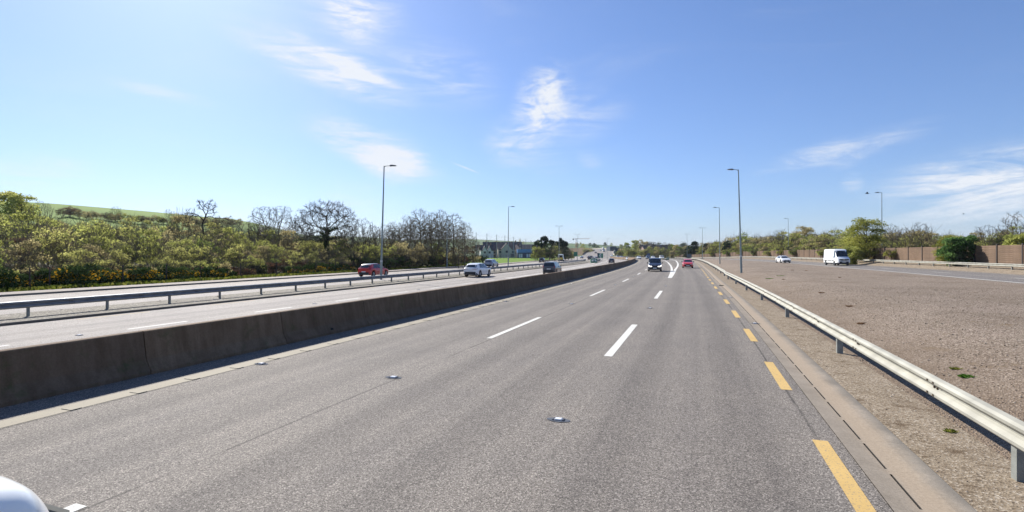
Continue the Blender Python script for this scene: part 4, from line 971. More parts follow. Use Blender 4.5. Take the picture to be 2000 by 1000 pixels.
p = onroad(1096, 190); am = build_car('recovery_van', 'tall van with a yellow back and dark rear window driving away by the dark trees', 'van', AMBUL, PWV, p, hd(p)-.05, GA)
b = MB(); b.box((0, -2.96, .95), (1.84, .03, .95)); link('yellow_rear_panel', b.mesh('yellow_rear_panel', .02), PY, am); b = MB(); b.box((0, -2.97, 1.85), (1.5, .03, .85)); link('rear_window', b.mesh('rear_window', .02), M['glass'], am)
p = onroad(1194.5, 150); build_car('dark_saloon', 'dark hatchback driving away just right of the nose marker', 'car', SMALLHATCH, PSL, p, hd(p)-.05, GA)
FAR = [('dark car driving away to the left of the nose marker', 1151.5, 235, PD, SMALLHATCH, 0), ('silver car driving away below the green road sign on two posts', 1136, 300, PG, SALOON, 0),
       ('blue grey car driving away between the nose marker and the chevron sign', 1163.5, 300, PSL, SALOON, 0), ('black van driving away on the far left lane below the flyover', 1144, 330, PD, SMALLVAN, 0),
       ('maroon car beside the far black van', 1148.6, 345, PM, SMALLHATCH, 0), ('blue silver car behind the chevron sign on the far left', 1156.3, 330, PSL, SALOON, 0),
       ('silver people carrier coming towards the viewer from the flyover', 1206.5, 330, PG, SMALLVAN, 1), ('silver saloon coming down from the flyover beside the people carrier', 1213.7, 320, PG, SALOON, 1),
       ('pale saloon coming towards the viewer just above the barrier', 1226.3, 245, PW, SALOON, 1), ('white saloon with dark bumper at the far end of the barrier', 1247.8, 240, PW, SALOON, 1),
       ('dark car coming round the bend left of the blue van', 1265.6, 235, PD, SUV, 1), ('white car behind the gore guardrail above the blue van', 1275.5, 290, PW, SALOON, 1),
       ('white people carrier behind the gore guardrail next to the green marker', 1292, 225, PWV, SMALLVAN, 1),
       ('white car far away at the foot of the flyover parapet', 1194.5, 420, PW, SALOON, 1),
       ('white lorry cresting the far flyover', 1178, 640, PWV, BIGVAN, 1), ('white van climbing down the far flyover in the right lane', 1179, 540, PWV, BIGVAN, 1), ('pale van on the far flyover beside the lorry', 1173, 560, PWV, SMALLVAN, 1),
       ('dark car climbing the far flyover', 1163.5, 500, PD, SALOON, 0), ('grey car higher up on the far flyover', 1160, 560, PSL, SALOON, 0)]
for (lab, px, Y, pm_, sp_, back) in FAR:
    X_ = (px-1000)/1000*Y; s_, d_ = to_sd(X_, Y)
    if s_ > 335: d_ = max(min(d_, 0.5), -23.5)
    p = wp(s_, d_, .012)
    build_car('van' if sp_ in (SMALLVAN, BIGVAN) else 'car', lab, 'van' if sp_ in (SMALLVAN, BIGVAN) else 'car', sp_, pm_, p, hd(p, bool(back)), GT if back else GA)
p = onroad(1279, 71.5); bv = build_car('blue_van', 'navy blue compact van with lit headlamps coming towards the viewer in the middle lane', 'van', SMALLVAN, PB, p, math.pi+.27, GT, lights_on=True)
b = MB(); b.prism([(-.045, .80), (.045, .80), (.06, .86), (0, .90), (-.06, .86)], 2.215, 2.225); link('badge', b.mesh('badge'), M['chrome'], bv)
p = onroad(1343, 87); build_car('red_small_hatchback', 'bright red small hatchback coming towards the viewer in the slip lane', 'car', SMALLHATCH, PR2, p, math.pi+.31, GT)
p = onroad(1529.5, 105); build_car('white_saloon', 'white saloon car with a dark grille on the right slip road behind the white van', 'car', SALOON, PW, p, math.pi+.20, GT)
p = onroad(1634, 84); wv = build_car('white_van', 'white high-roof panel van with black bumper on the right slip road', 'van', BIGVAN, PWV, p, math.pi+.25, GT, None, 1.0)
b = MB(); b.prism([(-.62, .84), (.62, .84), (.70, 1.04), (-.70, 1.04)], 3.255, 3.275); gr_ = link('grille', b.mesh('grille', .01), M['trim'], wv)
b = MB(); b.tube((0, 3.275, .94), (0, 3.29, .94), .10, n=20); b.box((0, 3.28, 1.055), (1.42, .02, .02)); link('badge', b.mesh('badge'), M['chrome'], gr_)
b = MB()
for sd in (-1, 1):
    for y_ in (-1.9, -.2, 1.3): b.box((sd*.995, y_, .80), (.03, 1.5 if y_ < 1 else .9, .13))
link('side_rubbing_strip', b.mesh('side_rubbing_strip', .01), M['trim'], wv)
# white car alongside in the next lane: only its roof corner reaches the picture
sA = 1.50-4.55/2; p = wp(sA+.03, -3.245, .012)
PANEL = dict(ESTATE, sub=1, w=[(0, .62), (.006, .74), (.02, .86), (.05, .95), (.1, 1), (.8, 1), (.93, .96), (.975, .88), (1, .74)], rw=[(0, .50), (.015, .62), (.04, .74), (.09, .82), (.2, .84), (.55, .82), (.66, .82), (.78, .86), (.93, .82), (1, .62)],
  win=dict(windscreen=(.61, .755), rear_cap=(1.05, 1.28, .5), side=[(.50, .68, 0, .08)]), n=46)
build_car('white_panel_car', 'white car alongside with only its rounded rear roof corner showing at lower left', 'car', PANEL, PWV, p, heading(sA)+math.pi, GA, plate=False)

# ================================================================== VEGETATION
def rand_dirs(n):
    v = rng.normal(size=(n, 3)); return v/np.linalg.norm(v, axis=1)[:, None]
def leaf_quads(Pc, size, flat=0.0, elong=1.7, up=None):
    """one lozenge per point"""
    n = len(Pc); a = rand_dirs(n); b = np.cross(a, rand_dirs(n)); b /= np.linalg.norm(b, axis=1)[:, None]+1e-9
    if up is not None: a = a*.45+np.asarray(up)[None]; a /= np.linalg.norm(a, axis=1)[:, None]; b = np.cross(a, rand_dirs(n)); b /= np.linalg.norm(b, axis=1)[:, None]+1e-9
    sz = size*rng.uniform(.6, 1.35, n)[:, None]
    V = np.stack([Pc-a*sz*elong/2, Pc+b*sz/2, Pc+a*sz*elong/2, Pc-b*sz/2], 1).reshape(-1, 3)
    return V, np.arange(4*n).reshape(-1, 4)
def clump_points(blobs, per, shell=.45, jitter=0.0):
    Pn = []; Tn = []
    for (c, r, tint) in blobs:
        n = max(3, int(per*r*r)); d = rand_dirs(n); rad = r*(rng.uniform(shell, 1, n)**.6)[:, None]
        d[:, 2] = np.where(d[:, 2] < -.35, -d[:, 2]*.5, d[:, 2]); p = np.asarray(c)+d*rad*np.array([1, 1, .82])
        Pn.append(p); Tn.append(np.full(n, tint)+rng.normal(0, .12, n))
    return np.vstack(Pn), np.concatenate(Tn)
def segs_mesh(name, segs, sides=3):
    """segs: rows p0(3) p1(3) r0 r1"""
    S = np.asarray(segs, float); p0 = S[:, :3]; p1 = S[:, 3:6]; ax = p1-p0; ln = np.linalg.norm(ax, axis=1)[:, None]+1e-9; ax = ax/ln
    ref = np.where(np.abs(ax[:, 2:3]) < .9, np.array([[0, 0, 1.]]), np.array([[1., 0, 0]])); u = np.cross(ax, ref); u /= np.linalg.norm(u, axis=1)[:, None]+1e-9; v = np.cross(ax, u)
    rings = []
    for p, r in ((p0, S[:, 6:7]), (p1, S[:, 7:8])):
        for k in range(sides):
            a = 2*math.pi*k/sides; rings.append(p+(u*math.cos(a)+v*math.sin(a))*r)
    V = np.stack(rings, 1).reshape(-1, 3); m = len(S); base = np.arange(m)[:, None]*2*sides
    Fq = np.concatenate([np.concatenate([base+k, base+(k+1) % sides, base+sides+(k+1) % sides, base+sides+k], 1) for k in range(sides)])
    return mesh_np(name, V, Fq, smooth=True)
def grow(p, d, length, r, level, maxl, segs, spread=.55, upw=.12, kids=(3, 5), shrink=.66, wob=.18, tips=None, nseg=4):
    p = np.array(p, float); d = np.array(d, float); q = p.copy(); pts = [(q.copy(), r)]
    for i in range(nseg):
        d = d+rng.normal(0, wob, 3)*.5+np.array([0, 0, upw]); d /= np.linalg.norm(d); q2 = q+d*length/nseg; r2 = r*(1-.16*(i+1)/nseg*nseg/4) if level < maxl else r*(1-.7*(i+1)/nseg)
        segs.append([*q, *q2, r*(1-.14*i), r*(1-.14*(i+1))]); q = q2; pts.append((q.copy(), r*(1-.14*(i+1))))
    if level >= maxl:
        if tips is not None: tips.append(q)
        return
    nk = rng.integers(kids[0], kids[1]+1)
    for k in range(nk):
        f = rng.uniform(.35, 1.0) if k else 1.0; pi, ri = pts[min(int(f*nseg+.5), nseg)]
        side = np.cross(d, rand_dirs(1)[0]); side /= np.linalg.norm(side)+1e-9; nd = d*(1-spread*.5)+side*spread*rng.uniform(.7, 1.3); nd /= np.linalg.norm(nd)
        grow(pi, nd, length*shrink*rng.uniform(.8, 1.15), max(ri*.62, .016), level+1, maxl, segs, spread, upw, kids, shrink, wob, tips, max(2, nseg-1))

def make_shrub(seed, h=4.5, rad=2.3, nb=16, per=150, lsize=.17, stems=7, twig=60, squat=False):
    """multi stemmed bush: returns (crown mesh, stems mesh)"""
    global rng
    rng = np.random.default_rng(seed); blobs = []
    for i in range(nb):
        a = rng.uniform(0, 2*math.pi); rr = rad*math.sqrt(rng.uniform(0, 1))*.78; zz = rng.uniform(.22, .86)*h*(1-.28*(rr/rad)**2); blobs.append(((rr*math.cos(a), rr*math.sin(a), zz), rng.uniform(.30, .80)*rad*.5, rng.uniform(.12, .88)))
    Pp, T = clump_points(blobs, per*1.0)
    V, Fq = leaf_quads(Pp, lsize); crown = mesh_np('crown', V, Fq, attr=np.clip(T, 0, 1))
    segs = []
    for i in range(stems):
        a = rng.uniform(0, 2*math.pi); grow((rng.normal(0, .15), rng.normal(0, .15), -.3), (math.cos(a)*.45, math.sin(a)*.45, 1), h*.42, .05, 0, 3, segs, .5, .12, (3, 4), .66)
    for i in range(twig):
        b = blobs[rng.integers(len(blobs))]; d = rand_dirs(1)[0]; d[2] = abs(d[2]); p0 = np.array(b[0]); segs.append([*p0, *(p0+(d+np.array([0, 0, .5]))*b[1]*rng.uniform(1.0, 1.7)), .020, .010])
    return crown, segs_mesh('stems', segs)
def make_bare(seed, h, levels=5, r=.2, spread=.55, upw=.10, kids=(3, 4), shrink=.68, trunk=.32, lean=(0, 0), ivy=0, haze=0, hsize=.10, sides=3, wob=.2):
    global rng
    rng = np.random.default_rng(seed); segs = []; tips = []
    grow((0, 0, -.4), (lean[0], lean[1], 1), h*trunk, r, 0, levels, segs, spread, upw, kids, shrink, wob, tips)
    S = np.array(segs); top = S[:, 5].max(); k = h/top; S[:, :6] *= k
    wood = segs_mesh('branches', S, sides); out = [wood]
    tp = np.array(tips)*k
    crown = None
    if haze:
        idx = rng.integers(0, len(tp), haze); Pp = tp[idx]+rng.normal(0, .16, (haze, 3)); V, Fq = leaf_quads(Pp, hsize); crown = mesh_np('crown', V, Fq, attr=np.clip(rng.normal(.5, .2, haze), 0, 1))
    ivm = None
    if ivy:
        big = S[S[:, 6] > r*.33]; n = ivy; idx = rng.integers(0, len(big), n); f = rng.uniform(0, 1, n)[:, None]; Pp = big[idx, :3]*(1-f)+big[idx, 3:6]*f+rand_dirs(n)*rng.uniform(.5, 2.4, n)[:, None]*big[idx, 6:7]*1.0
        V, Fq = leaf_quads(Pp, .17); ivm = mesh_np('ivy', V, Fq, attr=np.clip(rng.normal(.45, .25, n), 0, 1))
    return wood, crown, ivm
def make_round(seed, h, rad, nb=30, per=130, lsize=.2, base=.2, conifer=False, trunk_r=.2):
    """dense leafy tree: blobs through the crown volume"""
    global rng
    rng = np.random.default_rng(seed); blobs = []; segs = []
    for i in range(nb):
        u = rng.uniform(0, 1); z = h*(base+(1-base)*u*.93); prof = math.sin(math.pi*min(max(.12+.8*u, 0), 1))**.7 if not conifer else (1-u)**.55*.9+.12
        a = rng.uniform(0, 2*math.pi); rr = rad*prof*math.sqrt(rng.uniform(.05, 1))*.85; c = (rr*math.cos(a), rr*math.sin(a), z); b = rad*rng.uniform(.22, .38); blobs.append((c, b, rng.uniform(.1, .9)))
        segs.append([0, 0, max(z-rr*.8, h*.1), c[0], c[1], c[2], .05, .02])
    Pp, T = clump_points(blobs, per, .35)
    V, Fq = leaf_quads(Pp, lsize, elong=2.4 if conifer else 1.7); crown = mesh_np('crown', V, Fq, attr=np.clip(T, 0, 1))
    q = 6
    for i in range(q): segs.append([0, 0, -.4+(h*.85)*i/q, 0, 0, -.4+h*.85*(i+1)/q, trunk_r*(1-i/q*.8), trunk_r*(1-(i+1)/q*.8)])
    return crown, segs_mesh('trunk', segs, 5)
def make_gorse(seed, h=1.7, rad=1.5):
    global rng
    rng = np.random.default_rng(seed); blobs = []
    for i in range(13):
        a = rng.uniform(0, 2*math.pi); rr = rad*math.sqrt(rng.uniform(0, 1))*.8; blobs.append(((rr*math.cos(a), rr*math.sin(a), rng.uniform(.15, .72)*h), rng.uniform(.3, .55)*rad*.75, rng.uniform(.1, .8)))
    Pp, T = clump_points(blobs, 300, .3); V, Fq = leaf_quads(Pp, .09, elong=3.0, up=(0, 0, .4)); fol = mesh_np('foliage', V, Fq, attr=np.clip(T, 0, 1))
    Pf, Tf = clump_points([b for b in blobs if rng.uniform() < .5], 230, .95); Pf = Pf[Pf[:, 2] > .30*h]; V, Fq = leaf_quads(Pf, .10, elong=1.2); fl = mesh_np('flowers', V, Fq, attr=np.clip(rng.normal(.5, .25, len(Pf)), 0, 1))
    return fol, fl
def plant(name, label, cat, loc, parts, rz=0.0, sc=1.0, group=None, zs=1.0):
    t = thing(name, label, cat, loc, rz, group); t.scale = (sc, sc, sc*zs)
    for (nm, me, mt) in parts:
        if me is None: continue
        if not me.materials: me.materials.append(mt)
        c = bpy.data.objects.new(nm, me); COL.objects.link(c); c.parent = t
        if me.materials[0] is not mt: c.material_slots[0].link = 'OBJECT'; c.material_slots[0].material = mt
    return t
SHR = [make_shrub(20+i, 4.4+.45*(i % 4), 2.1+.25*(i % 3), 28, 165, .115, 8, 140) for i in range(8)]
LOW = [make_shrub(60+i, 2.3, 1.7, 16, 420, .085, 7, 120) for i in range(3)]
GOR_ = [make_gorse(80+i) for i in range(3)]
RND = [make_round(100+i, 9.0, 3.4, 46, 100, .18) for i in range(3)]
PINE = [make_round(120+i, 12.0, 4.0, 46, 95, .26, .12, True, .3) for i in range(2)]
def colonize(seed, attr, starts, step=.34, di=2.6, dk=.62, tip=.019, iters=90, twigs=5, twl=.45, ivy=0, ivz=(.4, 7), sides=3, upw=.05, grav=0.0):
    """branches grown towards points spread through the crown; starts = trunk polylines"""
    global rng
    rng = np.random.default_rng(seed); pos = []; par = []
    for poly in starts:
        prev = -1
        for a, c in zip(poly, poly[1:]):
            a = np.array(a, float); c = np.array(c, float); n = max(1, int(np.linalg.norm(c-a)/step))
            for k in range(n+1):
                if prev >= 0 and k == 0: continue
                pos.append(a+(c-a)*k/n+rng.normal(0, .03, 3)); par.append(prev); prev = len(pos)-1
    A = np.asarray(attr, float); bd = np.full(len(A), 1e9); bi = np.zeros(len(A), int); new0 = 0; alive = np.ones(len(A), bool)
    for it in range(iters):
        Pn = np.array(pos[new0:])
        if len(Pn) == 0: break
        D = np.linalg.norm(A[:, None]-Pn[None], axis=2); m = D.argmin(1); dm = D[np.arange(len(A)), m]; u = dm < bd; bd[u] = dm[u]; bi[u] = m[u]+new0; alive &= bd > dk; new0 = len(pos)
        use = alive & (bd < (di if it > 4 else 9)); dirs = {}
        for q in np.nonzero(use)[0]:
            k = bi[q]; v = A[q]-pos[k]; dirs.setdefault(k, []).append(v/(np.linalg.norm(v)+1e-9))
        if not dirs: break
        for k, vs in dirs.items():
            d = np.mean(vs, 0)+np.array([0, 0, upw])+rng.normal(0, .22, 3)
            if par[k] >= 0: b_ = pos[k]-pos[par[k]]; d = d+.5*b_/(np.linalg.norm(b_)+1e-9)
            d /= np.linalg.norm(d)+1e-9; pos.append(pos[k]+d*step); par.append(k)
        if len(pos) > 7000: break
    n = len(pos); kids = [[] for _ in range(n)]
    for i in range(n):
        if par[i] >= 0: kids[par[i]].append(i)
    R = np.zeros(n)
    for i in range(n-1, -1, -1): R[i] = tip if not kids[i] else (sum(R[c]**2.25 for c in kids[i]))**(1/2.25)
    segs = [[*pos[par[i]], *pos[i], min(R[par[i]], R[i]*1.25), R[i]] for i in range(n) if par[i] >= 0]
    for i in range(n):
        if R[i] < tip*2.2 and par[i] >= 0:
            b_ = pos[i]-pos[par[i]]; b_ = b_/(np.linalg.norm(b_)+1e-9)
            for k in range(twigs if not kids[i] else max(1, twigs-2)):
                d = b_*.9+rng.normal(0, .55, 3)+np.array([0, 0, .15]); d /= np.linalg.norm(d); l_ = twl*rng.uniform(.5, 1.3); mid = pos[i]+d*l_*.55; d2 = d+rng.normal(0, .3, 3); e_ = mid+d2/np.linalg.norm(d2)*l_*.5
                segs.append([*pos[i], *mid, tip*.75, tip*.55]); segs.append([*mid, *e_, tip*.55, tip*.35])
    wood = segs_mesh('branches', segs, sides); ivm = None
    if ivy:
        c = [i for i in range(n) if R[i] > .06 and ivz[0] < pos[i][2] < ivz[1]]; c = c or [0]; w_ = np.array([R[i] for i in c]); idx = np.array(c)[rng.choice(len(c), ivy, p=w_/w_.sum())]; Pp = np.array([pos[i] for i in idx])+rand_dirs(ivy)*(R[idx][:, None]*.8+rng.uniform(.05, .32, ivy)[:, None])
        V, Fq = leaf_quads(Pp, .16); ivm = mesh_np('ivy', V, Fq, attr=np.clip(rng.normal(.45, .25, ivy), 0, 1))
    return wood, None, ivm
def ell(seed, n, c, r, shell=.45, zmin=None):
    rr = np.random.default_rng(seed); d = rr.normal(size=(n, 3)); d /= np.linalg.norm(d, axis=1)[:, None]; p = np.array(c)+d*np.array(r)*(rr.uniform(shell**3, 1, n)**(1/3))[:, None]
    return p if zmin is None else p[p[:, 2] > zmin]
BARE = [colonize(140, ell(1, 650, (0, 0, 6.2), (3.3, 3.0, 3.8), .2), [[(0, 0, -.4), (.1, 0, 1.5), (0, .1, 3.2)]]), colonize(141, ell(2, 520, (.2, 0, 5.6), (2.4, 2.4, 3.4), .2), [[(0, 0, -.4), (.15, 0, 2.6)]]), colonize(142, ell(3, 520, (0, 0, 4.9), (3.0, 2.8, 3.1), .2), [[(0, 0, -.4), (-.1, 0, 2.0)], [(.2, 0, -.4), (.9, .2, 2.0)]])]
BIGBARE = colonize(159, np.vstack([ell(4, 1900, (0, 0, 6.9), (5.3, 4.8, 4.5), .5, 4.2), ell(5, 90, (2.9, 0, 4.0), (1.8, 1.5, .9)), ell(6, 60, (-3, 0, 4.4), (1.5, 1.5, .7))]), [[(0, 0, -.4), (.05, 0, 2.0), (-.05, .05, 4.2), (.1, 0, 6.5)]], .34, 2.8, .5, .019, 90, 7, .5, 2600, (.3, 6.6), 3)
SECOND = colonize(153, np.vstack([ell(7, 800, (-1.4, 0, 6.6), (3.0, 3.0, 3.8), .4, 3.6), ell(8, 800, (1.6, 0, 6.6), (3.0, 3.0, 3.8), .4, 3.6)]), [[(-.4, 0, -.4), (-.5, 0, 2.5), (-.9, 0, 4.8)], [(.4, 0, -.4), (.7, 0, 2.5), (1.0, 0, 4.8)]], .35, 2.6, .52, .020, 90, 5, .5, 900, (.3, 4.5), 3)
LEAN = colonize(158, np.vstack([ell(9, 200, (-.3, 0, 8.6), (1.5, 1.3, .9)), ell(10, 160, (-2.2, 0, 7.4), (1.5, 1.2, .8)), ell(11, 260, (2.0, 0, 6.1), (2.2, 1.6, 1.1)), ell(12, 60, (.5, 0, 7.4), (.8, .8, .6))]), [[(.5, 0, -.4), (.2, 0, 2.0), (-.7, 0, 4.2), (-.9, 0, 5.6), (-.4, 0, 7.2)]], .34, 3.2, .55, .026, 90, 6, .45, 0, (0, 1), 3)
ALDER = [colonize(170+i, ell(20+i, 850, ((i-1)*.3, 0, 6.6), (2.1+.25*i, 2.1, 4.3), .15), [[(0, 0, -.4), (.1*i, 0, 3.0), ((i-1)*.2, 0, 8.6)]] if i != 1 else [[(-.2, 0, -.4), (-.5, 0, 3.2), (-.7, 0, 6.5)], [(.2, 0, -.4), (.5, 0, 3.2), (.9, 0, 7.2)]], .34, 2.2, .48, .017, 90, 7, .55, upw=.25) for i in range(3)]
BROAD = make_round(130, 9.0, 4.3, 70, 120, .15, .06)
R_ = random.Random(11)
# ---- thicket left of the road
def shrub_at(px, Y, sc, mats, label, group, proto=None, zs=1.0, cat='shrub', name='willow_shrub', stem='bark_pale'):
    pr = proto or SHR[R_.randrange(len(SHR))]
    return plant(name, label, cat, P(px, Y, -.1), [('crown', pr[0], M[mats]), ('stems', pr[1], M[stem])], R_.uniform(0, 6.28), sc, group, zs*R_.uniform(.9, 1.18))
LBL = {'willow': 'pale olive spring willow shrub in the thicket left of the road', 'olive': 'olive green leafy shrub in the thicket left of the road', 'brownbush': 'brownish half bare shrub in the thicket left of the road', 'green': 'fresh green shrub in the thicket left of the road', 'dead': 'dark reddish bramble bush in the thicket left of the road'}
def seg(px, pts):
    for lim, nm in pts:
        if px < lim: return nm
LSEG = [(100, 'at the left edge'), (200, 'below the left hedgerow tree'), (280, 'below the middle hill tree'), (370, 'below the right hill tree'), (460, 'around the leaning tree'), (580, 'around the twin stemmed tree'), (700, 'around the big ivy tree'), (9999, 'right of the big ivy tree')]
RSEG = [(1380, 'left of the gravel lamps'), (1425, 'behind the second gravel lamp'), (1480, 'behind the tallest right lamp'), (1530, 'left of the saloon lamp'), (1590, 'right of the saloon lamp'), (1650, 'above the white van'), (1740, 'around the tall green tree'), (1800, 'left of the laurel'), (1890, 'beside the laurel bush'), (9999, 'at the right edge')]
SHORT = {'willow': 'pale olive', 'olive': 'olive green', 'brownbush': 'brownish half bare', 'green': 'fresh green', 'dead': 'dark reddish bramble', 'darkgreen': 'dark green'}
cnt = 0
for row, (D0, hs, dens) in enumerate([(3.5, .50, 2.8), (7, .68, 3.3), (12, .86, 3.9), (19, 1.02, 4.6), (28, 1.16, 5.4), (39, 1.28, 6.2), (52, 1.24, 7.2), (67, 1.08, 8.5), (86, .92, 10)]):
    s_ = -28.0+row*2
    while s_ < 128-row*3:
        s_ += dens*R_.uniform(.75, 1.25); d_ = ip(s_, FK)-6.2-D0-R_.uniform(-1, 1)*dens*.35; a = axis(s_); X_ = a[1]+d_*math.cos(a[3]); Y_ = a[2]-d_*math.sin(a[3])
        if Y_ < 20: continue
        px = 1000+1000*X_/Y_
        if px < -90 or px > 915 or (px > 800 and row > 4): continue
        k = R_.choices(['willow', 'olive', 'brownbush', 'green', 'dead'], [5, 4.6, 2.2, 1.6, .8 if row < 4 else .3])[0]
        if px > 690: k = R_.choices(['olive', 'brownbush', 'willow'], [3, 3, 2])[0]
        sc = hs*R_.uniform(.8, 1.2)*(1.0 if px < 700 else .85); pr = None
        if k == 'dead': sc *= .7
        lb = '%s shrub, %s of the left thicket, %s' % (SHORT[k], 'front' if row < 3 else 'middle' if row < 6 else 'back', seg(px, LSEG)); shrub_at(px, Y_, sc, k, lb, lb.replace(' shrub,', ' shrubs,'), pr); cnt += 1
# gorse along the front, in patches as in the photo
GP = [(-20, 1.0), (10, .9), (35, .9), (55, .8), (120, .95), (140, 1.1), (160, 1.15), (182, 1.05), (205, 1.1), (220, .9), (272, 1.0), (290, 1.1), (307, 1.1), (330, .8), (360, .85), (398, .95), (415, .9), (440, .8), (575, .85), (600, .9), (625, 1.0), (640, .9), (675, .8), (705, .8)]
def depth_for(px, dd):
    """distance ahead where the column px crosses the line dd left of the path edge"""
    r_ = (px-1000)/1000; lo, hi = 15.0, 320.0
    for _ in range(40):
        m_ = (lo+hi)/2; s_, d_ = to_sd(r_*m_, m_)
        if d_ < ip(s_, FK)-dd: hi = m_
        else: lo = m_
    # moving out along a leftward ray leaves the road on the left
    return lo
for (px, sc) in GP:
    Yg = depth_for(px, 5.7)+R_.uniform(0, 1.0); pr = GOR_[R_.randrange(3)]
    lb = 'dark gorse bush with yellow flowers on the left verge %s' % seg(px, LSEG)
    plant('gorse_bush', lb, 'bush', P(px, Yg, -.05), [('foliage', pr[0], M['darkgreen']), ('flowers', pr[1], M['yellow'])], R_.uniform(0, 6), sc*R_.uniform(.9, 1.15), lb.replace('bush ', 'bushes '))
for px in list(range(-40, 720, 26)):
    Yg = depth_for(px+R_.uniform(-8, 8), 7.4)+R_.uniform(.2, 1.8); k = R_.choices(['dead', 'darkgreen', 'brownbush', 'olive'], [3, 2.4, 2, 1.5])[0]
    lb = '%s, front foot of the left thicket, %s' % ({'dead': 'low dark red bramble', 'darkgreen': 'low dark evergreen bush', 'brownbush': 'low brown bush', 'olive': 'low olive bush'}[k], seg(px, LSEG))
    plant('low_bush', lb, 'bush', P(px, Yg, -.1), [('crown', LOW[R_.randrange(3)][0], M[k]), ('stems', LOW[R_.randrange(3)][1], M['bark_dark'])], R_.uniform(0, 6), R_.uniform(.6, .95), 'group of '+lb)
for px in range(705, 945, 13):   # dense hedge foot under the bare trees
    Yg = depth_for(px, 5.0)+R_.uniform(.3, 1.5); k = R_.choices(['darkgreen', 'dead', 'brownbush'], [3, 1.5, 2])[0]
    plant('hedge_bush', {'darkgreen': 'dark evergreen hedge bush under the bare trees', 'dead': 'reddish bramble under the bare trees', 'brownbush': 'brown hedge bush under the bare trees'}[k], 'bush', P(px, Yg, -.1), [('crown', LOW[R_.randrange(3)][0], M[k]), ('stems', LOW[R_.randrange(3)][1], M['bark_dark'])], R_.uniform(0, 6), R_.uniform(.85, 1.3), 'hedge bushes under the bare trees ('+k.replace('darkgreen', 'evergreen').replace('dead', 'bramble').replace('brownbush', 'brown')+')')
# ---- distinct trees of the left side: (label, px, Y, height in picture, parts, rotation)
def tree(label, px, Y, ytop, pr, protoh, rz=0.0, wood='bark', crown='heather', name='bare_tree', ivym='darkgreen', zs=1.0):
    p = P(px, Y, -.1); hgt = CAM_H+(494.4-ytop)/1000*Y-p.z; sc = hgt/protoh
    wood_me, crown_me, iv = pr
    return plant(name, label, 'tree', p, [('trunk', wood_me, M[wood]), ('crown', crown_me, M[crown]), ('ivy', iv, M[ivym])], rz, sc, None, zs)
tree('biggest bare tree with ivy clad trunk and wide rounded crown', 638, 86, 388, BIGBARE, 11.5, .6, 'bark_dark')
tree('pale bare tree with twin ivy stems between the leaning tree and the big ivy tree', 534, 104, 400, SECOND, 10.5, 1.0, 'bark')
tree('thin leaning bare tree with a flat tufted top above the left thicket', 408, 90, 392, LEAN, 9.5, .3, 'bark_dark')
tree('small bare tree just right of the big ivy tree', 712, 92, 425, BARE[0], 10, 2.1, 'bark_dark')
tree('slim bare tree left of the big ivy tree', 585, 98, 425, BARE[1], 9, .2, 'bark_dark'); tree('short bare tree beside the pale twin stemmed tree', 492, 100, 428, BARE[2], 8, 4.0)
tree('brown bare tree directly left of the tall street lamp', 733, 100, 438, BARE[1], 9, 3.0); tree('dark bare sapling between the big ivy tree and the lamp', 690, 80, 452, BARE[2], 8, 5.1, 'bark_dark')
for i, (px, yt, q, lab) in enumerate([(768, 432, 118, 'leftmost alder of the clump right of the tall lamp'), (798, 420, 112, 'second alder from the left in the clump right of the tall lamp'), (822, 408, 108, 'tallest alder in the middle of the bare clump'), (842, 413, 114, 'alder with a narrow crown left of the clump lamp'),
        (860, 408, 110, 'tall alder directly behind the clump lamp'), (884, 418, 112, 'thin alder just right of the clump lamp'), (908, 432, 104, 'isolated rusty alder at the right end of the bare clump'), (926, 462, 108, 'small twiggy alder at the right end beside the field fence'), (781, 440, 105, 'low alder behind the olive bush')]):
    tree(lab, px, q, yt, ALDER[i % 3], 11, i*1.3, 'bark_brown' if i % 2 else 'bark_pale', 'heather', 'alder_tree')
for i in range(20):   # lower bare trees filling the row
    px = (478, 505, 520, 552, 566, 600, 612, 668, 680, 702, 722, 740, 752, 764, 790, 812, 832, 850, 872, 896)[i]; Y_ = 96+(i*7) % 19; yt = (446, 452, 440, 448, 440, 452, 446, 448, 440, 452, 446, 448, 436, 442, 436, 428, 434, 428, 436, 444)[i]
    tree('lower brownish bare tree of the twiggy row, %s' % seg(px, LSEG), px, Y_, yt, BARE[i % 3], (10, 9, 8)[i % 3], i*2.1, 'bark_brown', 'heather', 'row_tree')['group'] = 'lower bare trees of the twiggy row, %s' % seg(px, LSEG)
# olive bush mass under the alders
for i, (px, Y, sc, k, lab) in enumerate([(785, 92, 1.05, 'brownbush', 'big tan bush right of the tall lamp'), (760, 90, 1.0, 'olive', 'olive bush directly right of the tall lamp'), (818, 98, .95, 'brownbush', 'tan bush under the tallest alder'), (850, 102, .85, 'olive', 'olive bush left of the clump lamp'), (890, 104, .7, 'brownbush', 'brown bush right of the clump lamp'), (720, 88, .95, 'olive', 'olive bush left of the tall lamp'), (772, 112, 1.3, 'willow', 'pale yellowish tree crown behind the tan bush')]):
    shrub_at(px, Y, sc, k, lab, None, SHR[i % 6], 1.0, 'bush', 'large_bush')
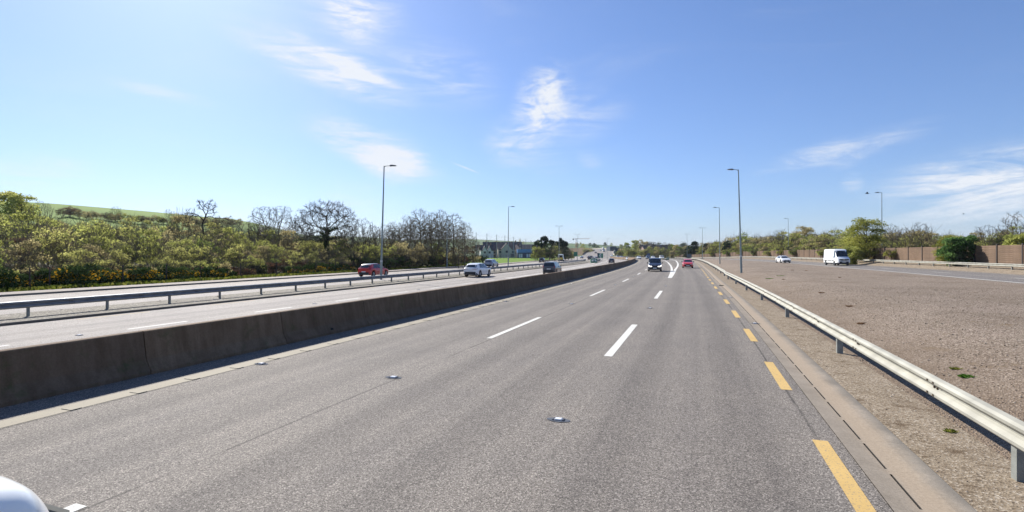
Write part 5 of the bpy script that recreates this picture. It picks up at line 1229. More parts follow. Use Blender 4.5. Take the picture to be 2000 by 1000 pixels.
# trees on and before the hill
def Y_at(px, yb, lo=90, hi=400):
    """distance at which the ground in this direction appears at picture height yb"""
    for Y_ in np.arange(lo, hi, 4.0):
        if 494.4-(gnd((px-1000)/1000*Y_, Y_)-CAM_H)/Y_*1000 < yb: return float(Y_)
    return hi
for i, (px, Y, yt, k, lab) in enumerate([(15, 120, 374, 'willow', 'green topped tree at the left edge above the thicket'), (42, 118, 379, 'olive', 'rounded olive tree second from the left edge')]):
    p = P(px, Y, -.2); hgt = CAM_H+(494.4-yt)/1000*Y-p.z; pr = RND[i]; plant('olive_tree', lab, 'tree', p, [('crown', pr[0], M[k]), ('trunk', pr[1], M['bark'])], i, hgt/9.0, None)
for i, (px, Y, yt, lab) in enumerate([(78, 190, 391, 'bare hedgerow tree on the hill left of the open field'), (92, 230, 396, 'faint bare tree on the hill crest at left'), (226, 235, 402, 'bluish bare tree in the middle of the hill field'), (212, 240, 413, 'smaller bare tree beside the middle hill tree'), (328, 240, 407, 'bare tree on the right part of the hill field'), (340, 246, 412, 'smaller bare tree next to the right hill tree'), (392, 260, 428, 'low bare tree at the right end of the hill field'), (466, 300, 432, 'tiny bare tree on the hill crest at right')]):
    tree(lab, px, Y_at(px, yt+30), yt, BARE[i % 3], (10, 9, 8)[i % 3], i*1.7, 'bark_dark', 'heather', 'hill_tree')
for i, px in enumerate(range(120, 480, 12)):
    Y_ = Y_at(px, ip(px, [(120, 426), (250, 438), (480, 446)]))+(i*7) % 9; shrub_at(px+R_.uniform(-5, 5), Y_, R_.uniform(.7, 1.1), R_.choice(['brownbush', 'dead', 'olive', 'brownbush']), 'dark hedge bush along the foot of the hill field', 'hedge along the hill field', None, .75, 'bush', 'hedge_bush')
# ---- dark pines and bushes beyond the grass field
for i, (px, Y, yt, lab) in enumerate([(1062, 215, 459, 'tallest dark pine of the clump beyond the grass field'), (1050, 222, 468, 'dark pine on the left of the clump'), (1078, 225, 467, 'dark pine in the gap of the clump'), (1094, 232, 464, 'dark pine right of the clump gap'), (1104, 236, 470, 'dark pine at the right end of the clump')]):
    p = P(px, Y, -.2); hgt = CAM_H+(494.4-yt)/1000*Y-p.z; pr = PINE[i % 2]; plant('pine_tree', lab, 'tree', p, [('crown', pr[0], M['pine']), ('trunk', pr[1], M['bark_dark'])], i*1.1, hgt/12.0)
for i, (px, Y, sc, k, lab) in enumerate([(1046, 205, 1.35, 'olive', 'olive bush at the left foot of the pine clump'), (1056, 204, 1.1, 'olive', 'bright olive bush before the tallest pine'), (1070, 206, 1.3, 'darkgreen', 'dark bush in the middle of the pine clump'), (1084, 214, 1.25, 'olive', 'olive bush before the right pines'), (1098, 218, 1.2, 'darkgreen', 'dark bush at the right foot of the pines'), (1110, 228, 1.2, 'brownbush', 'tan bush at the right end of the pine clump'), (1116, 236, .9, 'olive', 'small olive bush beside the small green sign')]):
    shrub_at(px, Y, sc, k, lab, None, SHR[i % 6], 1.0, 'bush', 'clump_bush')
for i, px in enumerate((1143, 1149, 1155)): shrub_at(px, 520+i*15, 1.5, 'olive', 'olive tree beside the far left lane below the flyover', 'olive trees below the flyover', None, 1.0, 'tree', 'far_tree')
# ---- right side behind the noise fence
def fence_depth(px, off):
    r_ = (px-1000)/1000; lo, hi = 20.0, 330.0
    for _ in range(40):
        m_ = (lo+hi)/2; s_, d_ = to_sd(r_*m_, m_)
        if d_ > d_fence(s_)+off: lo = m_
        else: hi = m_
    return lo
TOPR = [(1230, 488), (1300, 486), (1370, 482), (1400, 468), (1440, 463), (1480, 459), (1520, 455), (1560, 449), (1600, 452), (1640, 455), (1680, 448), (1720, 446), (1760, 446), (1800, 448), (1850, 450), (1890, 454), (1930, 446), (2100, 440)]
# a leftward-curving road: walk along the fence instead of solving by column
n_r = 0
for row, (off, f) in enumerate([(2.5, .55), (6, .8), (11, 1.02), (17, 1.1)]):
    s_ = 48.0
    while s_ < 325:
        s_ += R_.uniform(2.6, 4.0)*(1+row*.25)*(1 if s_ < 180 else 1.5); d_ = d_fence(s_)+off+R_.uniform(-.8, .8); a = axis(s_); X_ = a[1]+d_*math.cos(a[3]); Y_ = a[2]-d_*math.sin(a[3]); px = 1000+1000*X_/Y_
        if px > 2080 or px < 1310: continue
        yt = ip(px, TOPR)+R_.uniform(-5, 9); z0 = gnd(X_, Y_); hgt = (CAM_H+(494.4-yt)/1000*Y_-z0)*(f if row < 2 else 1)*R_.uniform(.88, 1.04); hgt = max(hgt, 2.0)
        k = R_.choices(['brownbush', 'olive', 'willow', 'green', 'darkgreen'], [2.6, 4.6, 1.4, 1.8 if row == 0 else .5, .4])[0]
        pr = SHR[R_.randrange(6)]; sc = hgt/4.4
        lb = '%s shrub, %s behind the noise fence, %s' % (SHORT[k], ('front row', 'second row', 'third row', 'back row')[row], seg(px, RSEG))
        plant('scrub_tree', lb, 'shrub', Vector((X_, Y_, z0-.1)), [('crown', pr[0], M[k]), ('stems', pr[1], M['bark'])], R_.uniform(0, 6), sc, lb.replace(' shrub,', ' shrubs,'), R_.uniform(.85, 1.0)); n_r += 1
def tall(label, px, Y, yt, pr, ph, mat, rz=0, name='leafy_tree', zs=1.0, wood='bark'):
    p = P(px, Y, -.2); hgt = CAM_H+(494.4-yt)/1000*Y-p.z; return plant(name, label, 'tree', p, [('crown', pr[0], M[mat]), ('trunk', pr[1], M[wood])], rz, hgt/ph, None, zs)
tall('tall fresh green tree rising behind the fence right of the white van', 1692, 92, 426, BROAD, 9.0, 'spring', .4)
tall('round domed brownish tree behind the fence above the white saloon', 1572, 170, 442, BROAD, 9.0, 'brownbush', 1.2)
tall('olive tree left of the tall fresh green tree', 1660, 100, 448, RND[2], 9.0, 'olive', 2.0)
tree('bare twiggy tree right of the tall fresh green tree', 1742, 88, 436, BARE[0], 10, 1.0, 'bark_pale', 'heather'); tree('bare twiggy tree above the left end of the laurel', 1800, 80, 432, BARE[1], 9, 2.2, 'bark', 'heather'); tree('bare brown tree between the twiggy trees behind the fence', 1772, 84, 443, BARE[2], 8, .6, 'bark', 'dead')
tree('bare tree at the right edge of the picture above the fence', 1988, 62, 412, BARE[2], 8, .2, 'bark', 'heather'); tree('bare shrub tree left of the right edge tree', 1925, 66, 438, BARE[0], 10, 3.3, 'bark', 'olive')
tree('small bare tree on the skyline left of the domed tree', 1520, 175, 447, BARE[1], 9, 4.0, 'bark_dark', 'heather'); tree('thin bare tree far right of the pines', 1300, 330, 472, BARE[2], 8, 1.0)
tall('dark pine with a spiky top right of the red hatchback lamp', 1356, 290, 466, PINE[0], 12, 'pine', .3, 'pine_tree', .9, 'bark_dark'); tall('broad dark pine left of the spiky pine', 1346, 295, 472, PINE[1], 12, 'pine', 1.0, 'pine_tree', .8, 'bark_dark'); tall('small dark pine right of the spiky pine', 1380, 280, 471, PINE[0], 12, 'pine', 2.0, 'pine_tree', .9, 'bark_dark'); tall('tiny dark pine on the skyline above the gravel lamp', 1420, 240, 466, PINE[1], 12, 'pine', 2.0, 'pine_tree', .9, 'bark_dark')
# big laurel leaning over the fence, corner bush and flowering climber
def laurel(seed, h, rad):
    global rng
    rng = np.random.default_rng(seed); blobs = []
    for i in range(34):
        a = rng.uniform(0, 2*math.pi); u = rng.uniform(0, 1); rr = rad*math.sqrt(rng.uniform(0, 1))*.85*(.8+.2*u); blobs.append(((rr*math.cos(a), rr*math.sin(a)*.7, (.07+.8*u)*h), rng.uniform(.30, .46)*rad, rng.uniform(.1, .9)))
    Pp, T = clump_points(blobs, 420, .5); V, Fq = leaf_quads(Pp, .13, elong=1.9); cr = mesh_np('crown', V, Fq, attr=np.clip(T, 0, 1)); segs = []
    for i in range(6):
        a = rng.uniform(0, 6.28); grow((0, 0, -.2), (math.cos(a)*.5, math.sin(a)*.5, 1), h*.4, .06, 0, 2, segs)
    return cr, segs_mesh('stems', segs)
lr = laurel(300, 4.0, 2.1); p = wp(76.0, 31.2, -.1); plant('laurel_bush', 'big glossy green laurel bush leaning over the brown fence', 'bush', p, [('crown', lr[0], M['laurel']), ('stems', lr[1], M['bark'])], .3, .95)
tall('fresh green small tree directly behind the laurel bush', 1862, 66, 446, BROAD, 9.0, 'spring', 0, 'leafy_tree', .8)
lr2 = laurel(301, 3.6, 2.0); p = P(1992, 59.5, -.1); plant('roadside_bush', 'tall olive bush before the fence at the right edge', 'bush', p, [('crown', lr2[0], M['olive']), ('stems', lr2[1], M['bark'])], 1.0, 1.0)
p = P(1665, 88.5, -.1); plant('roadside_bush', 'dark green bush in front of the fence behind the white van', 'bush', p, [('crown', lr[0], M['olive']), ('stems', lr[1], M['bark'])], 2.0, .85)
for (s_, k, sc, lab) in [(98, 'spring', .8, 'yellow green bush in front of the fence just left of the flowering climber'), (134, 'olive', .9, 'olive bush growing over the fence left of the white van'), (158, 'green', 1.0, 'green bush over the fence right of the white saloon'), (172, 'spring', 1.25, 'yellow green bush over the fence left of the white saloon'), (186, 'olive', 1.0, 'olive bush at the fence foot left of the white saloon'),
        (204, 'green', 1.3, 'green bush over the fence behind the tallest right lamp'), (222, 'spring', 1.2, 'yellow green bush over the fence right of the second gravel lamp'), (240, 'green', 1.4, 'green bush over the fence behind the second gravel lamp'), (262, 'spring', 1.5, 'yellow green bush over the fence beside the far double lamp')]:
    pr = LOW[R_.randrange(3)]; plant('fence_bush', lab, 'bush', wp(s_, d_fence(s_)-.5, -.1), [('crown', pr[0], M[k]), ('stems', pr[1], M['bark'])], R_.uniform(0, 6), sc, None, 1.15)
def climber(seed):
    global rng
    rng = np.random.default_rng(seed); Pp, T = clump_points([((0, 0, 2.2), .55, .5), ((.7, 0, 2.3), .5, .6), ((1.4, 0, 2.25), .45, .4), ((-.25, -.1, 1.6), .35, .5), ((-.3, -.1, 1.0), .3, .5), ((-.28, -.1, .5), .28, .5), ((2.0, 0, 2.3), .35, .5)], 700, .6)
    V, Fq = leaf_quads(Pp, .10, elong=1.3); segs = [[-.3, -.1, -.2, -.25, -.1, 1.5, .03, .02], [-.25, -.1, 1.5, .7, 0, 2.2, .02, .015]]; return mesh_np('blossom', V, Fq, attr=np.clip(T, 0, 1)), segs_mesh('stems', segs)
cl = climber(310); p = wp(110, 32.3, 0); plant('flowering_climber', 'pale yellow flowering climber hanging over the fence behind the right lamp', 'plant', p, [('blossom', cl[0], M['paleyellow']), ('stems', cl[1], M['bark'])], -1.2, .95)
p = wp(128, 33.8, .2); plant('flowering_climber', 'yellow flowering bush on top of the fence above the white van', 'plant', p, [('blossom', cl[0], M['paleyellow']), ('stems', cl[1], M['bark'])], -1.2, .9)
# far middle: trees behind the bend
for i, (px, Y, yt, k, pr, lab) in enumerate([(1224, 420, 474, 'green', RND[0], 'green far tree left of the tall grey tree mass behind the bend'), (1240, 440, 469, 'olive', RND[1], 'tallest far tree of the grey green group behind the bend'), (1251, 445, 468, 'brownbush', RND[2], 'brown far tree in the group behind the bend'), (1262, 450, 472, 'brownbush', RND[0], 'right far tree of the group behind the bend'), (1312, 340, 477, 'green', RND[2], 'fresh green tree left of the brown fence end'), (1322, 330, 478, 'brownbush', RND[1], 'brown tree at the far end of the brown fence')]):
    tall(lab, px, Y, yt, pr, 9.0, k, i, 'far_tree')
tree('ivy clad far trunk beside the far lamp above the blue van', 1273, 390, 471, (BIGBARE[0], None, BIGBARE[2]), 11.5, 1.0, 'bark_dark', 'heather', 'ivy_tree')
for i in range(40):
    px = 1208+i*4.4+R_.uniform(-2, 2); Y_ = 370-(px-1208)*.35+R_.uniform(-15, 15); k = R_.choices(['olive', 'green', 'brownbush', 'willow'], [4, 2, 2, 1])[0]
    if px > 1390: break
    shrub_at(px, Y_, R_.uniform(1.0, 1.6), k, {'olive': 'olive bush in the row behind the far bend', 'green': 'green bush in the row behind the far bend', 'brownbush': 'brown bush in the row behind the far bend', 'willow': 'pale bush in the row behind the far bend'}[k], 'bush row behind the far bend ('+k.replace('brownbush', 'brown').replace('willow', 'pale')+')', None, 1.0, 'bush', 'far_bush')
for i in range(26):
    px = 1262+i*3.2; shrub_at(px, 520+R_.uniform(-10, 10), 2.2, 'darkgreen', 'dark conifer hedge tree behind the far house', 'dark conifer hedge behind the far house', None, 1.0, 'tree', 'hedge_conifer')
# far woodland dots on the hills
for i in range(34):
    px = 690+i*7.2+R_.uniform(-3, 3); pr = RND[i % 3]; plant('far_tree', 'dark distant tree of the wood behind the bare alders', 'tree', P(px, 520+R_.uniform(-40, 60), -.4), [('crown', pr[0], M[R_.choice(['darkgreen', 'brownbush', 'dead'])])], R_.uniform(0, 6), R_.uniform(.8, 1.15), 'distant wood behind the alders')
for i in range(60):
    px = R_.uniform(930, 1230); Y_ = R_.uniform(700, 1500); pr = RND[i % 3]
    plant('far_tree', 'distant tree on the far hillside', 'tree', P(px, Y_, -.5), [('crown', pr[0], M[R_.choice(['darkgreen', 'brownbush', 'olive'])])], R_.uniform(0, 6), R_.uniform(.9, 1.7), 'distant trees on the far hillside')

# ================================================================== FAR BUILDINGS, NET, CRANE, PERSON, SMALL THINGS
M['render_cream'] = flat('cream_render', (.50, .46, .36), .85); M['render_white'] = flat('white_render', (.62, .61, .58), .85); M['roof_tile'] = flat('brown_roof_tile', (.115, .085, .075), .8); M['roof_dark'] = flat('slate_roof', (.06, .055, .06), .8)
M['win'] = plain('house_window', (.04, .05, .06), .1); M['clad_blue'] = flat('blue_cladding', (.10, .24, .50), .5); M['clad_dark'] = flat('navy_cladding', (.035, .055, .12), .5); M['clad_white'] = flat('white_cladding', (.62, .66, .70), .5); M['brick'] = flat('brown_brick', (.22, .15, .11), .9)
def house(label, loc, rz, w, d, eave, ridge, wall, roof, gables=(), wins=(), chim=True, name='house'):
    t = thing(name, label, 'house', loc, rz, 'houses beyond the playing field'); hw, hd_ = w/2, d/2
    b = MB(); b.box((0, 0, eave/2-.5), (w, d, eave+1)); b.prism([(-hw+.01, eave), (hw-.01, eave), (0, ridge-.1)], -hd_, hd_) if False else None
    V = [(-hw, -hd_, eave), (-hw, hd_, eave), (-hw, 0, ridge-.12), (hw, -hd_, eave), (hw, hd_, eave), (hw, 0, ridge-.12)]; b.add(V, [(0, 1, 2), (3, 5, 4), (0, 2, 5, 3), (1, 4, 5, 2)])
    link('wall', b.mesh('wall'), wall, t)
    o = .35; b = MB(); V = []
    for xx in (-hw-o, hw+o):
        V += [(xx, -hd_-o, eave-.25), (xx, 0, ridge), (xx, hd_+o, eave-.25), (xx, -hd_-o, eave-.05), (xx, 0, ridge+.2), (xx, hd_+o, eave-.05)]
    b.add(V, [(0, 1, 7, 6), (1, 2, 8, 7), (3, 9, 10, 4), (4, 10, 11, 5), (0, 3, 4, 1), (1, 4, 5, 2), (6, 7, 10, 9), (7, 8, 11, 10), (0, 6, 9, 3), (2, 5, 11, 8)])
    rf = link('roof', b.mesh('roof'), roof, t)
    if chim: b = MB(); b.box((hw*.7, 0, ridge+.5), (.8, .6, 1.6)); link('chimney', b.mesh('chimney'), M['brick'], rf)
    for (gx, gw, gh) in gables:
        gb = MB(); gb.prism([(gx-gw/2, -.5), (gx+gw/2, -.5), (gx+gw/2, eave+.0), (gx, eave+gh), (gx-gw/2, eave+.0)], -hd_-1.1, -hd_+2.2); g = link('gable', gb.mesh('gable'), wall, t)
        rb = MB(); gz_ = eave+gh
        for sg in (-1, 1):
            a, c = (gx+sg*(gw/2+.3), eave-.3), (gx, gz_+.08)
            rb.prism([a, c, (c[0], c[1]+.26), (a[0], a[1]+.26)], -hd_-1.4, -hd_+2.3)
        link('gable_roof', rb.mesh('gable_roof'), roof, t)
        wb_ = MB(); wb_.box((gx, -hd_-1.12, eave*.72), (1.3, .08, 1.25)); link('window', wb_.mesh('window'), M['win'], g)
    for (wx, wz) in wins:
        wb_ = MB(); wb_.box((wx, -hd_-.02, wz), (1.25, .08, 1.25)); wn = link('window', wb_.mesh('window'), M['win'], t)
        sb = MB(); sb.box((wx, -hd_-.08, wz-.68), (1.5, .14, .1)); link('sill', sb.mesh('sill'), M['render_white'], wn)
    return t
YH = 320
house('cream house with brown tiled roof at the left end of the terrace', P(943, 315), .1, 9, 8, 4.6, 7.6, M['render_white'], M['roof_tile'], [(-2.2, 2.4, 2.2), (1.0, 2.4, 2.2)], [(3.2, 3.2), (3.2, 1.2)])
house('white house with twin dormer gables left of the terrace middle', P(950, 300), .15, 7.5, 7, 4.4, 7.4, M['render_white'], M['roof_dark'], [(-1.4, 2.1, 2.3), (1.4, 2.1, 2.3)], [(-1.4, 1.2), (1.4, 1.2)])
house('cream terrace house with a small pointed dormer in the middle', P(965, 310), .1, 12, 8, 4.4, 7.8, M['render_cream'], M['roof_tile'], [(-3.2, 2.2, 1.6), (2.6, 2.2, 1.6)], [(-3.2, 1.3), (0, 3.1), (0, 1.2)])
house('cream house with a tall broad front gable behind the middle lamp', P(988, 305), .1, 10, 9, 5.0, 8.4, M['render_cream'], M['roof_tile'], [(0, 6.2, 3.4)], [(-3.6, 3.4), (3.9, 3.4)])
house('taller dark roofed house row behind the gabled cream house', P(981, 350), .05, 26, 9, 6.5, 10.2, M['render_cream'], M['roof_dark'], [(-8, 4, 3), (4, 4, 2.6)], [(-2, 5)])
house('cream house end with a long sloping brown roof right of the gabled house', P(1002, 318), -.2, 9, 10, 4.0, 7.6, M['render_cream'], M['roof_tile'], [], [(-2, 2.8), (2, 2.8)])
house('dark roofed house row behind the blue clad hall', P(1024, 390), .05, 28, 9, 6.0, 9.2, M['render_cream'], M['roof_dark'], [(-8, 4, 2.4)], [(0, 4)])
house('pink gabled far house among the bushes above the blue van', P(1264.5, 410), .2, 9, 8, 4.4, 7.4, flat('pink_render', (.52, .36, .28), .85), M['roof_tile'], [(0, 4.5, 2.8)], [])
house('long low far house with a grey brown roof right of the pink gable', P(1284, 440), .05, 30, 9, 4.2, 8.4, M['brick'], M['roof_tile'], [], [(-6, 3), (0, 3), (6, 3)])
p = P(1026, 290); hl = thing('sports_hall', 'low hall with a blue upper band and white panels beside the pines', 'building', p, .05)
b = MB(); b.box((0, 0, 1.4), (9.0, 6, 3.4)); link('wall', b.mesh('wall'), M['clad_dark'], hl); b = MB(); b.box((0, 0, 4.0), (9.3, 6.3, 1.9)); link('fascia', b.mesh('fascia'), M['clad_blue'], hl)
for xx in (-3.4, -2.3, .9, 2.1, 3.4): b = MB(); b.box((xx, -3.05, 1.3), (.95, .12, 2.0)); link('white_panel', b.mesh('white_panel', .01), M['clad_white'], hl)
p = P(1197, 560); p.z = 0; dk = thing('warehouse', 'dark stepped warehouse beyond the flyover parapet', 'building', p, .1)
b = MB(); b.box((0, 0, 4), (10.5, 14, 9.4)); link('wall', b.mesh('wall'), flat('dark_cladding', (.035, .055, .07), .6), dk); b = MB(); b.box((-1.5, 0, 9.2), (6.5, 13, 1.2)); link('upper_storey', b.mesh('upper_storey'), flat('dark_cladding_upper', (.04, .06, .085), .6), dk); b = MB(); b.box((6.4, -2, 3), (3.4, 10, 6.4)); link('side_annexe', b.mesh('side_annexe'), flat('dark_cladding_side', (.05, .07, .08), .6), dk)
# ball stop net
NETX = [(930, 236), (951, 250), (970, 262), (986, 278), (1003, 296), (1016, 318), (1027, 345), (1037, 375), (1043, 405)]
pts = [P(px, Y) for px, Y in NETX]; net = thing('ball_stop_net', 'tall row of thin grey poles carrying a ball stop net', 'net', (0, 0, 0))
pole_b = MB(); pole_b.tube((0, 0, -.3), (0, 0, 12.3), .15, .11, 8); npm = pole_b.mesh('pole', 0, True)
for p in pts: link('pole', npm, M['pole'], net, p)
b = MB()
for a, c in zip(pts, pts[1:]):
    for zz, sag, rr in ((12.0, 1.1, .030), (6.0, .3, .012), (9.0, .6, .012), (3.0, .1, .012)):
        q = [a.lerp(c, k/8)+Vector((0, 0, zz-sag*4*(k/8)*(1-k/8))) for k in range(9)]
        for u, v in zip(q, q[1:]): b.tube(u, v, rr, n=4, caps=False)
no = link('net_cords', b.mesh('net_cords'), M['post'], net); no['kind'] = 'stuff'
# palisade fence round the field
ff = thing('field_fence', 'dark steel fence between the verge and the playing field', 'fence', (0, 0, 0)); fb_ = MB(); fb_.box((0, 0, .95), (.09, .09, 2.1)); fpm = fb_.mesh('post')
prev = None
for k in range(18):
    p = P(938+k*5.6, 205+k*4.5)
    link('post', fpm, M['fence_post'], ff, p)
    if prev is not None:
        b = MB(); b.tube(prev+Vector((0, 0, 1.85)), p+Vector((0, 0, 1.85)), .05, n=6); link('rail', b.mesh('rail'), M['fence_post'], ff)
    prev = p
# wire fence posts along the left thicket
wf = thing('wire_fence', 'row of dark posts in front of the left thicket', 'fence', (0, 0, 0)); b = MB(); b.tube((0, 0, -.3), (0, 0, 1.75), .055, .05, 7); wpm = b.mesh('post', 0, True)
for px in (-10, 58, 97, 165, 240, 325, 391, 470, 540, 572, 617, 655, 690): p = P(px, depth_for(px, 5.2)); link('post', wpm, M['fence_post'], wf, p)
# small objects by the field: board and white box
p = P(1000.5, 262); t = thing('notice_board', 'dark board on short legs at the edge of the playing field', 'board', p); b = MB(); b.box((0, 0, 1.7), (1.8, .1, 1.5)); link('board', b.mesh('board', .01), M['sign_dark'], t)
for sx_ in (-.7, .7): b = MB(); b.box((sx_, 0, .4), (.1, .1, 1.2)); link('leg', b.mesh('leg'), M['post'], t)
# tower crane far away
p = P(1125, 950); cr = thing('tower_crane', 'far reddish tower crane above the trees', 'crane', p); M['crane_red'] = flat('crane_red', (.34, .14, .10), .6); base = p.z
ztop = CAM_H+(494.4-467)/1000*950-base
def lattice(a, c, w, n):
    b = MB(); a, c = Vector(a), Vector(c); ax = (c-a).normalized(); u = ax.orthogonal().normalized(); v = ax.cross(u); cor = [u*w+v*w, u*w-v*w, -u*w-v*w, -u*w+v*w]
    for k in cor: b.tube(a+k, c+k, .10, n=4)
    for i in range(n):
        f0, f1 = a.lerp(c, i/n), a.lerp(c, (i+1)/n)
        for j in range(4): b.tube(f0+cor[j], f1+cor[(j+1) % 4], .05, n=3, caps=False)
    return b
link('mast', lattice((0, 0, 0), (0, 0, ztop), .8, 14).mesh('mast'), M['crane_red'], cr); link('jib', lattice((-6, 0, ztop+.6), (25, 0, ztop+1.0), .6, 18).mesh('jib'), M['crane_red'], cr)
b = MB(); b.box((-5, 0, ztop-.6), (2.4, 1.6, 2.4)); link('counterweight', b.mesh('counterweight'), M['sign_grey'], cr); b = MB(); b.box((0, -1.1, ztop-.6), (1.4, 1.4, 2.0)); link('cab', b.mesh('cab'), M['render_white'], cr)
# pedestrian on the far path
def person(label, loc, rz):
    t = thing('person', label, 'person', loc, rz); J = {'pelvis': (0, 0, .95), 'chest': (0, .02, 1.32), 'neck': (0, .03, 1.50), 'head': (0, .05, 1.64), 'top': (0, .05, 1.74)}
    for sg, n in ((-1, 'l'), (1, 'r')):
        J['sh'+n] = (sg*.19, .02, 1.42); J['el'+n] = (sg*.25, -.06*sg, 1.14); J['wr'+n] = (sg*.24, .12*sg, .92); J['ha'+n] = (sg*.235, .16*sg, .83)
        J['hip'+n] = (sg*.10, 0, .90); J['kn'+n] = (sg*.11, .14*sg, .50); J['an'+n] = (sg*.11, .18*sg-.10, .09); J['to'+n] = (sg*.12, .18*sg+.08, .05)
    R = dict(pelvis=.145, chest=.155, neck=.06, head=.10, top=.085); R.update({k+n: r for n in 'lr' for k, r in dict(sh=.075, el=.05, wr=.036, ha=.04, hip=.095, kn=.068, an=.048, to=.042).items()})
    E_ = [('pelvis', 'chest'), ('chest', 'neck'), ('neck', 'head'), ('head', 'top')]
    for n in 'lr': E_ += [('chest', 'sh'+n), ('sh'+n, 'el'+n), ('el'+n, 'wr'+n), ('wr'+n, 'ha'+n), ('pelvis', 'hip'+n), ('hip'+n, 'kn'+n), ('kn'+n, 'an'+n), ('an'+n, 'to'+n)]
    ks = list(J); me = bpy.data.meshes.new('body'); me.from_pydata([J[k] for k in ks], [(ks.index(a), ks.index(c)) for a, c in E_], []); me.update()
    o = link('body', me, None, t); sk = o.modifiers.new('skin', 'SKIN'); sk.use_smooth_shade = True
    for i, k in enumerate(ks): v = me.skin_vertices[0].data[i]; v.radius = (R[k], R[k]*.85); v.use_root = k == 'pelvis'
    sd = o.modifiers.new('sub', 'SUBSURF'); sd.levels = 1; sd.render_levels = 1
    dg = bpy.context.evaluated_depsgraph_get(); m2 = bpy.data.meshes.new_from_object(o.evaluated_get(dg)); o.modifiers.clear(); o.data = m2
    m2.materials.clear(); 
    for m_ in (flat('dark_coat', (.03, .03, .04), .9), flat('dark_trousers', (.04, .045, .06), .9), flat('skin', (.5, .32, .24), .6), flat('hair', (.05, .035, .025), .8)): m2.materials.append(m_)
    for pl in m2.polygons:
        c = pl.center; pl.material_index = 3 if (c.z > 1.68 or (c.z > 1.58 and c.y < .02)) else 2 if (c.z > 1.50 or (abs(c.x) > .2 and c.z < .93)) else 1 if c.z < .93 else 0
    return t
person('person in dark clothing walking beside the grass field', P(1074.2, 178, .1), .4)
# birds
def bird(label, loc, rz, sc):
    t = thing('bird', label, 'bird', loc, rz); b = MB(); n = 8; V = []; Fq = []; prof = [(-.26, .01), (-.15, .05), (0, .075), (.12, .06), (.20, .045), (.25, .035), (.30, .008)]
    for (y, r) in prof:
        for i in range(n): a = 2*math.pi*i/n; V.append((r*math.cos(a), y, r*.9*math.sin(a)))
    for j in range(len(prof)-1):
        for i in range(n): Fq.append((j*n+i, j*n+(i+1) % n, (j+1)*n+(i+1) % n, (j+1)*n+i))
    b.add(V, Fq); b.add([(-.05, -.22, .0), (.05, -.22, 0), (.09, -.42, .0), (-.09, -.42, 0), (0, -.3, .02)], [(0, 1, 2, 3), (0, 1, 4)]); m_ = M['clad_dark'] if False else flat('bird_black', (.012, .012, .016), .6)
    link('body', b.mesh('body', 0, True), m_, t)
    for sg in (-1, 1):
        b = MB(); b.add([(sg*.04, .10, .03), (sg*.30, .14, .20), (sg*.58, .0, .16), (sg*.30, -.08, .18), (sg*.04, -.10, .03), (sg*.30, .03, .21)], [(0, 1, 5), (1, 2, 5), (2, 3, 5), (3, 4, 5), (4, 0, 5)]); link('wing', b.mesh('wing'), m_, t)
    t.scale = (sc, sc, sc); return t
def sky_pt(px, py, Y): return Vector(((px-1000)/1000*Y, Y, CAM_H+(494.4-py)/1000*Y))
bird('black bird flying left of the right lamp head', sky_pt(1694, 378, 80), 1.0, 1.0); bird('tiny bird flying above the laurel bush', sky_pt(1882, 418, 160), .6, 1.0)

# loose stones, weeds and grass
def scatter_stones(name, label, n, sfun, rmin, rmax, mat):
    V = []; Fq = []; rr = np.random.default_rng(5)
    base = np.array([(1, 0, 0), (-1, 0, 0), (0, 1, 0), (0, -1, 0), (0, 0, 1), (0, 0, -1)], float); fs = [(0, 2, 4), (2, 1, 4), (1, 3, 4), (3, 0, 4), (2, 0, 5), (1, 2, 5), (3, 1, 5), (0, 3, 5)]
    for i in range(n):
        s_, d_ = sfun(rr); p = wp(s_, d_); r = rr.uniform(rmin, rmax)*(1 if rr.uniform() < .93 else 1.8); a = rr.uniform(0, 6.28); B2 = base*np.array([r, r*rr.uniform(.6, .9), r*rr.uniform(.4, .7)])*rr.uniform(.8, 1.2, (6, 1)); ca, sa = math.cos(a), math.sin(a)
        o = len(V); V += [(p.x+b[0]*ca-b[1]*sa, p.y+b[0]*sa+b[1]*ca, p.z+b[2]+r*.15) for b in B2]; Fq += [(q[0]+o, q[1]+o, q[2]+o) for q in fs]
    me = mesh_np(name, np.array(V), np.array(Fq)); o = link(name, me, mat); tag(o, label, 'gravel', None, 'stuff'); return o
def stone_mat(name, cols):
    m, nt, b, o = newmat(name); geo = N(nt, 'ShaderNodeNewGeometry'); L(nt, ramp(nt, geo.outputs['Random Per Island'], list(zip((0, .4, .75, 1), cols))), b.inputs['Base Color']); b.inputs['Roughness'].default_value = .9; return m
M['stones'] = stone_mat('loose_stone', [(.14, .105, .08), (.20, .16, .12), (.26, .21, .165), (.42, .37, .31)])
scatter_stones('loose_gravel', 'loose stones lying on the right gravel verge', 16000, lambda r: (5+32*r.uniform()**1.3, 3.6+13*r.uniform()), .008, .021, M['stones'])
scatter_stones('soil_pebbles', 'pebbles and crumbs on the sandy strip by the channel', 3500, lambda r: (3+26*r.uniform()**1.4, 2.42+1.2*r.uniform()), .005, .014, M['stones'])
scatter_stones('median_stones', 'stones lying on the left gravel median', 5000, lambda r: (4+45*r.uniform(), -29.0+3.6*r.uniform()), .03, .07, M['stones'])
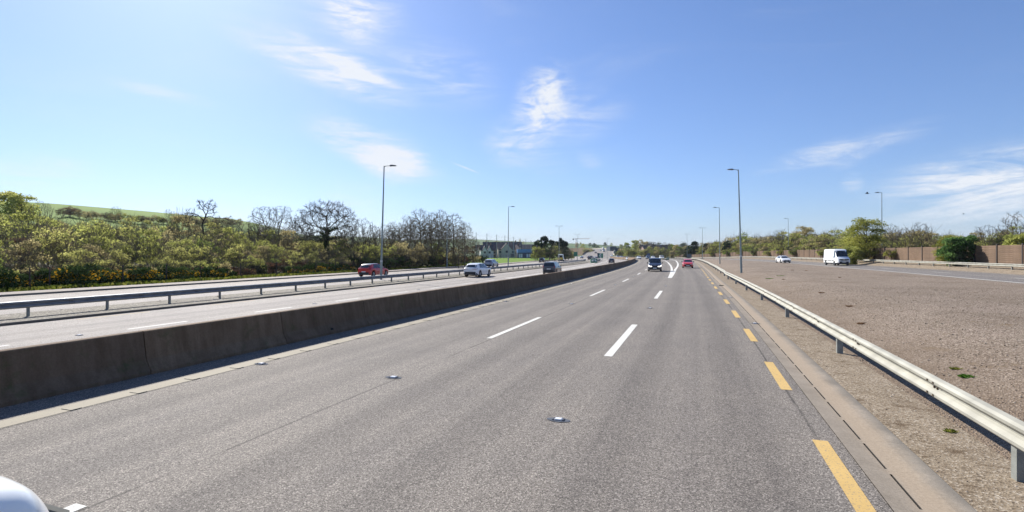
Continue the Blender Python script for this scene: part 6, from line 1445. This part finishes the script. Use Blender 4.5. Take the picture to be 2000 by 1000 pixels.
def tuft(seed, n, h, r):
    rr = np.random.default_rng(seed); V = []; Fq = []
    for i in range(n):
        a = rr.uniform(0, 6.28); q = r*math.sqrt(rr.uniform()); x0, y0 = q*math.cos(a), q*math.sin(a); le = h*rr.uniform(.5, 1.1); b = rr.uniform(0, 6.28); tx, ty = x0+math.cos(b)*le*.6, y0+math.sin(b)*le*.6; w = .012*h/.12
        o = len(V); V += [(x0-w, y0, -.01), (x0+w, y0, -.01), ((x0+tx)/2+w*.7, (y0+ty)/2, le*.62), (tx, ty, le*.8)]; Fq.append((o, o+1, o+2, o+3))
    return mesh_np('tuft', np.array(V), np.array(Fq), attr=rr.uniform(0, 1, len(Fq)))
TUF = [tuft(400+i, 90, .13, .13) for i in range(3)]
for i, (lab, px, py, sc, z, mt) in enumerate([('bright green weed tuft alone on the right gravel', 1888, 696, .75, .5, 'weed'), ('pale weed tuft left of the bright green weed on the gravel', 1866, 684, .55, .5, 'grassblade'), ('small grass tuft at the foot of the nearest guardrail post', 1856, 836, .5, .05, 'grassblade'),
        ('yellowish weed patch on the gravel below the white saloon', 1505, 540, 1.3, .5, 'weed'), ('second yellowish weed patch on the gravel beside the tall lamp', 1525, 538, 1.1, .5, 'weed'), ('dry weed on the gravel right of the tall lamp', 1530, 543, 0.7, .5, 'rust'), ('rusty dead weed on the gravel farther from the rail', 1605, 568, .8, .45, 'rust'), ('rusty dead weed on the gravel nearer the rail', 1660, 590, .75, .45, 'rust'), ('rusty dead weed on the gravel beside the rail joint', 1682, 617, .75, .4, 'rust'), ('dark weed clump on the gravel in front of the white saloon', 1548, 527, .9, .55, 'dead'), ('dark weed clump on the gravel in front of the white van', 1575, 528, .7, .55, 'dead'), ('dark weed on the gravel right of the white van', 1640, 542, 0.7, .5, 'rust')]):
    Y_ = 1000*(CAM_H-z)/(py-494.4); p = P(px, Y_, .0); o = link('weed_tuft', TUF[i % 3], M[mt], None, p); o.scale = (sc*(2.2 if sc > 1 else 1.3), sc, sc*(.35 if sc > 1 else .6)); tag(o, lab, 'weed'); 
    if o.data.materials[0] is not M[mt]: o.material_slots[0].link = 'OBJECT'; o.material_slots[0].material = M[mt]
# grass along the left verge
def grass_strip(name, label, n, sfun, h, mat):
    rr = np.random.default_rng(9); V = []; Fq = []
    for i in range(n):
        s_, d_ = sfun(rr); p = wp(s_, d_, .02); a = rr.uniform(0, 6.28); le = h*rr.uniform(.5, 1.3); w = .07; dx, dy = math.cos(a), math.sin(a); o = len(V)
        V += [(p.x-dx*w, p.y-dy*w, p.z), (p.x+dx*w, p.y+dy*w, p.z), (p.x+dx*w*.6+rr.normal(0, .1), p.y+dy*w*.6+rr.normal(0, .1), p.z+le), (p.x-dx*w*.6, p.y-dy*w*.6, p.z+le*.9)]; Fq.append((o, o+1, o+2, o+3))
    me = mesh_np(name, np.array(V), np.array(Fq), attr=rr.uniform(0, 1, len(Fq))); o = link(name, me, mat); tag(o, label, 'grass', None, 'stuff')
grass_strip('verge_grass', 'rough yellowish grass along the foot of the left thicket', 9000, lambda r: ((lambda s: (s, ip(s, FK)-2.95-3.2*r.uniform()))(10+120*r.uniform())), .28, M['grassblade'])

# ------------------------------------------------------------------ haze: one closed box of even thin air
HAZE = 0.00009
if HAZE:
    hz = MB(); hz.box((0, 0, 74.0), (13000, 13000, 168)); hm = bpy.data.materials.new('haze'); hm.use_nodes = True; hn = hm.node_tree; hn.nodes.clear()
    ho = N(hn, 'ShaderNodeOutputMaterial'); hv = N(hn, 'ShaderNodeVolumePrincipled'); hv.inputs['Color'].default_value = (.80, .88, 1.0, 1); hv.inputs['Density'].default_value = HAZE; hv.inputs['Anisotropy'].default_value = .0; L(hn, hv.outputs[0], ho.inputs['Volume'])
    o = link('haze', hz.mesh('haze'), hm); o['kind'] = 'stuff'; o['label'] = 'thin pale haze in the air over the whole scene'; o['category'] = 'haze'
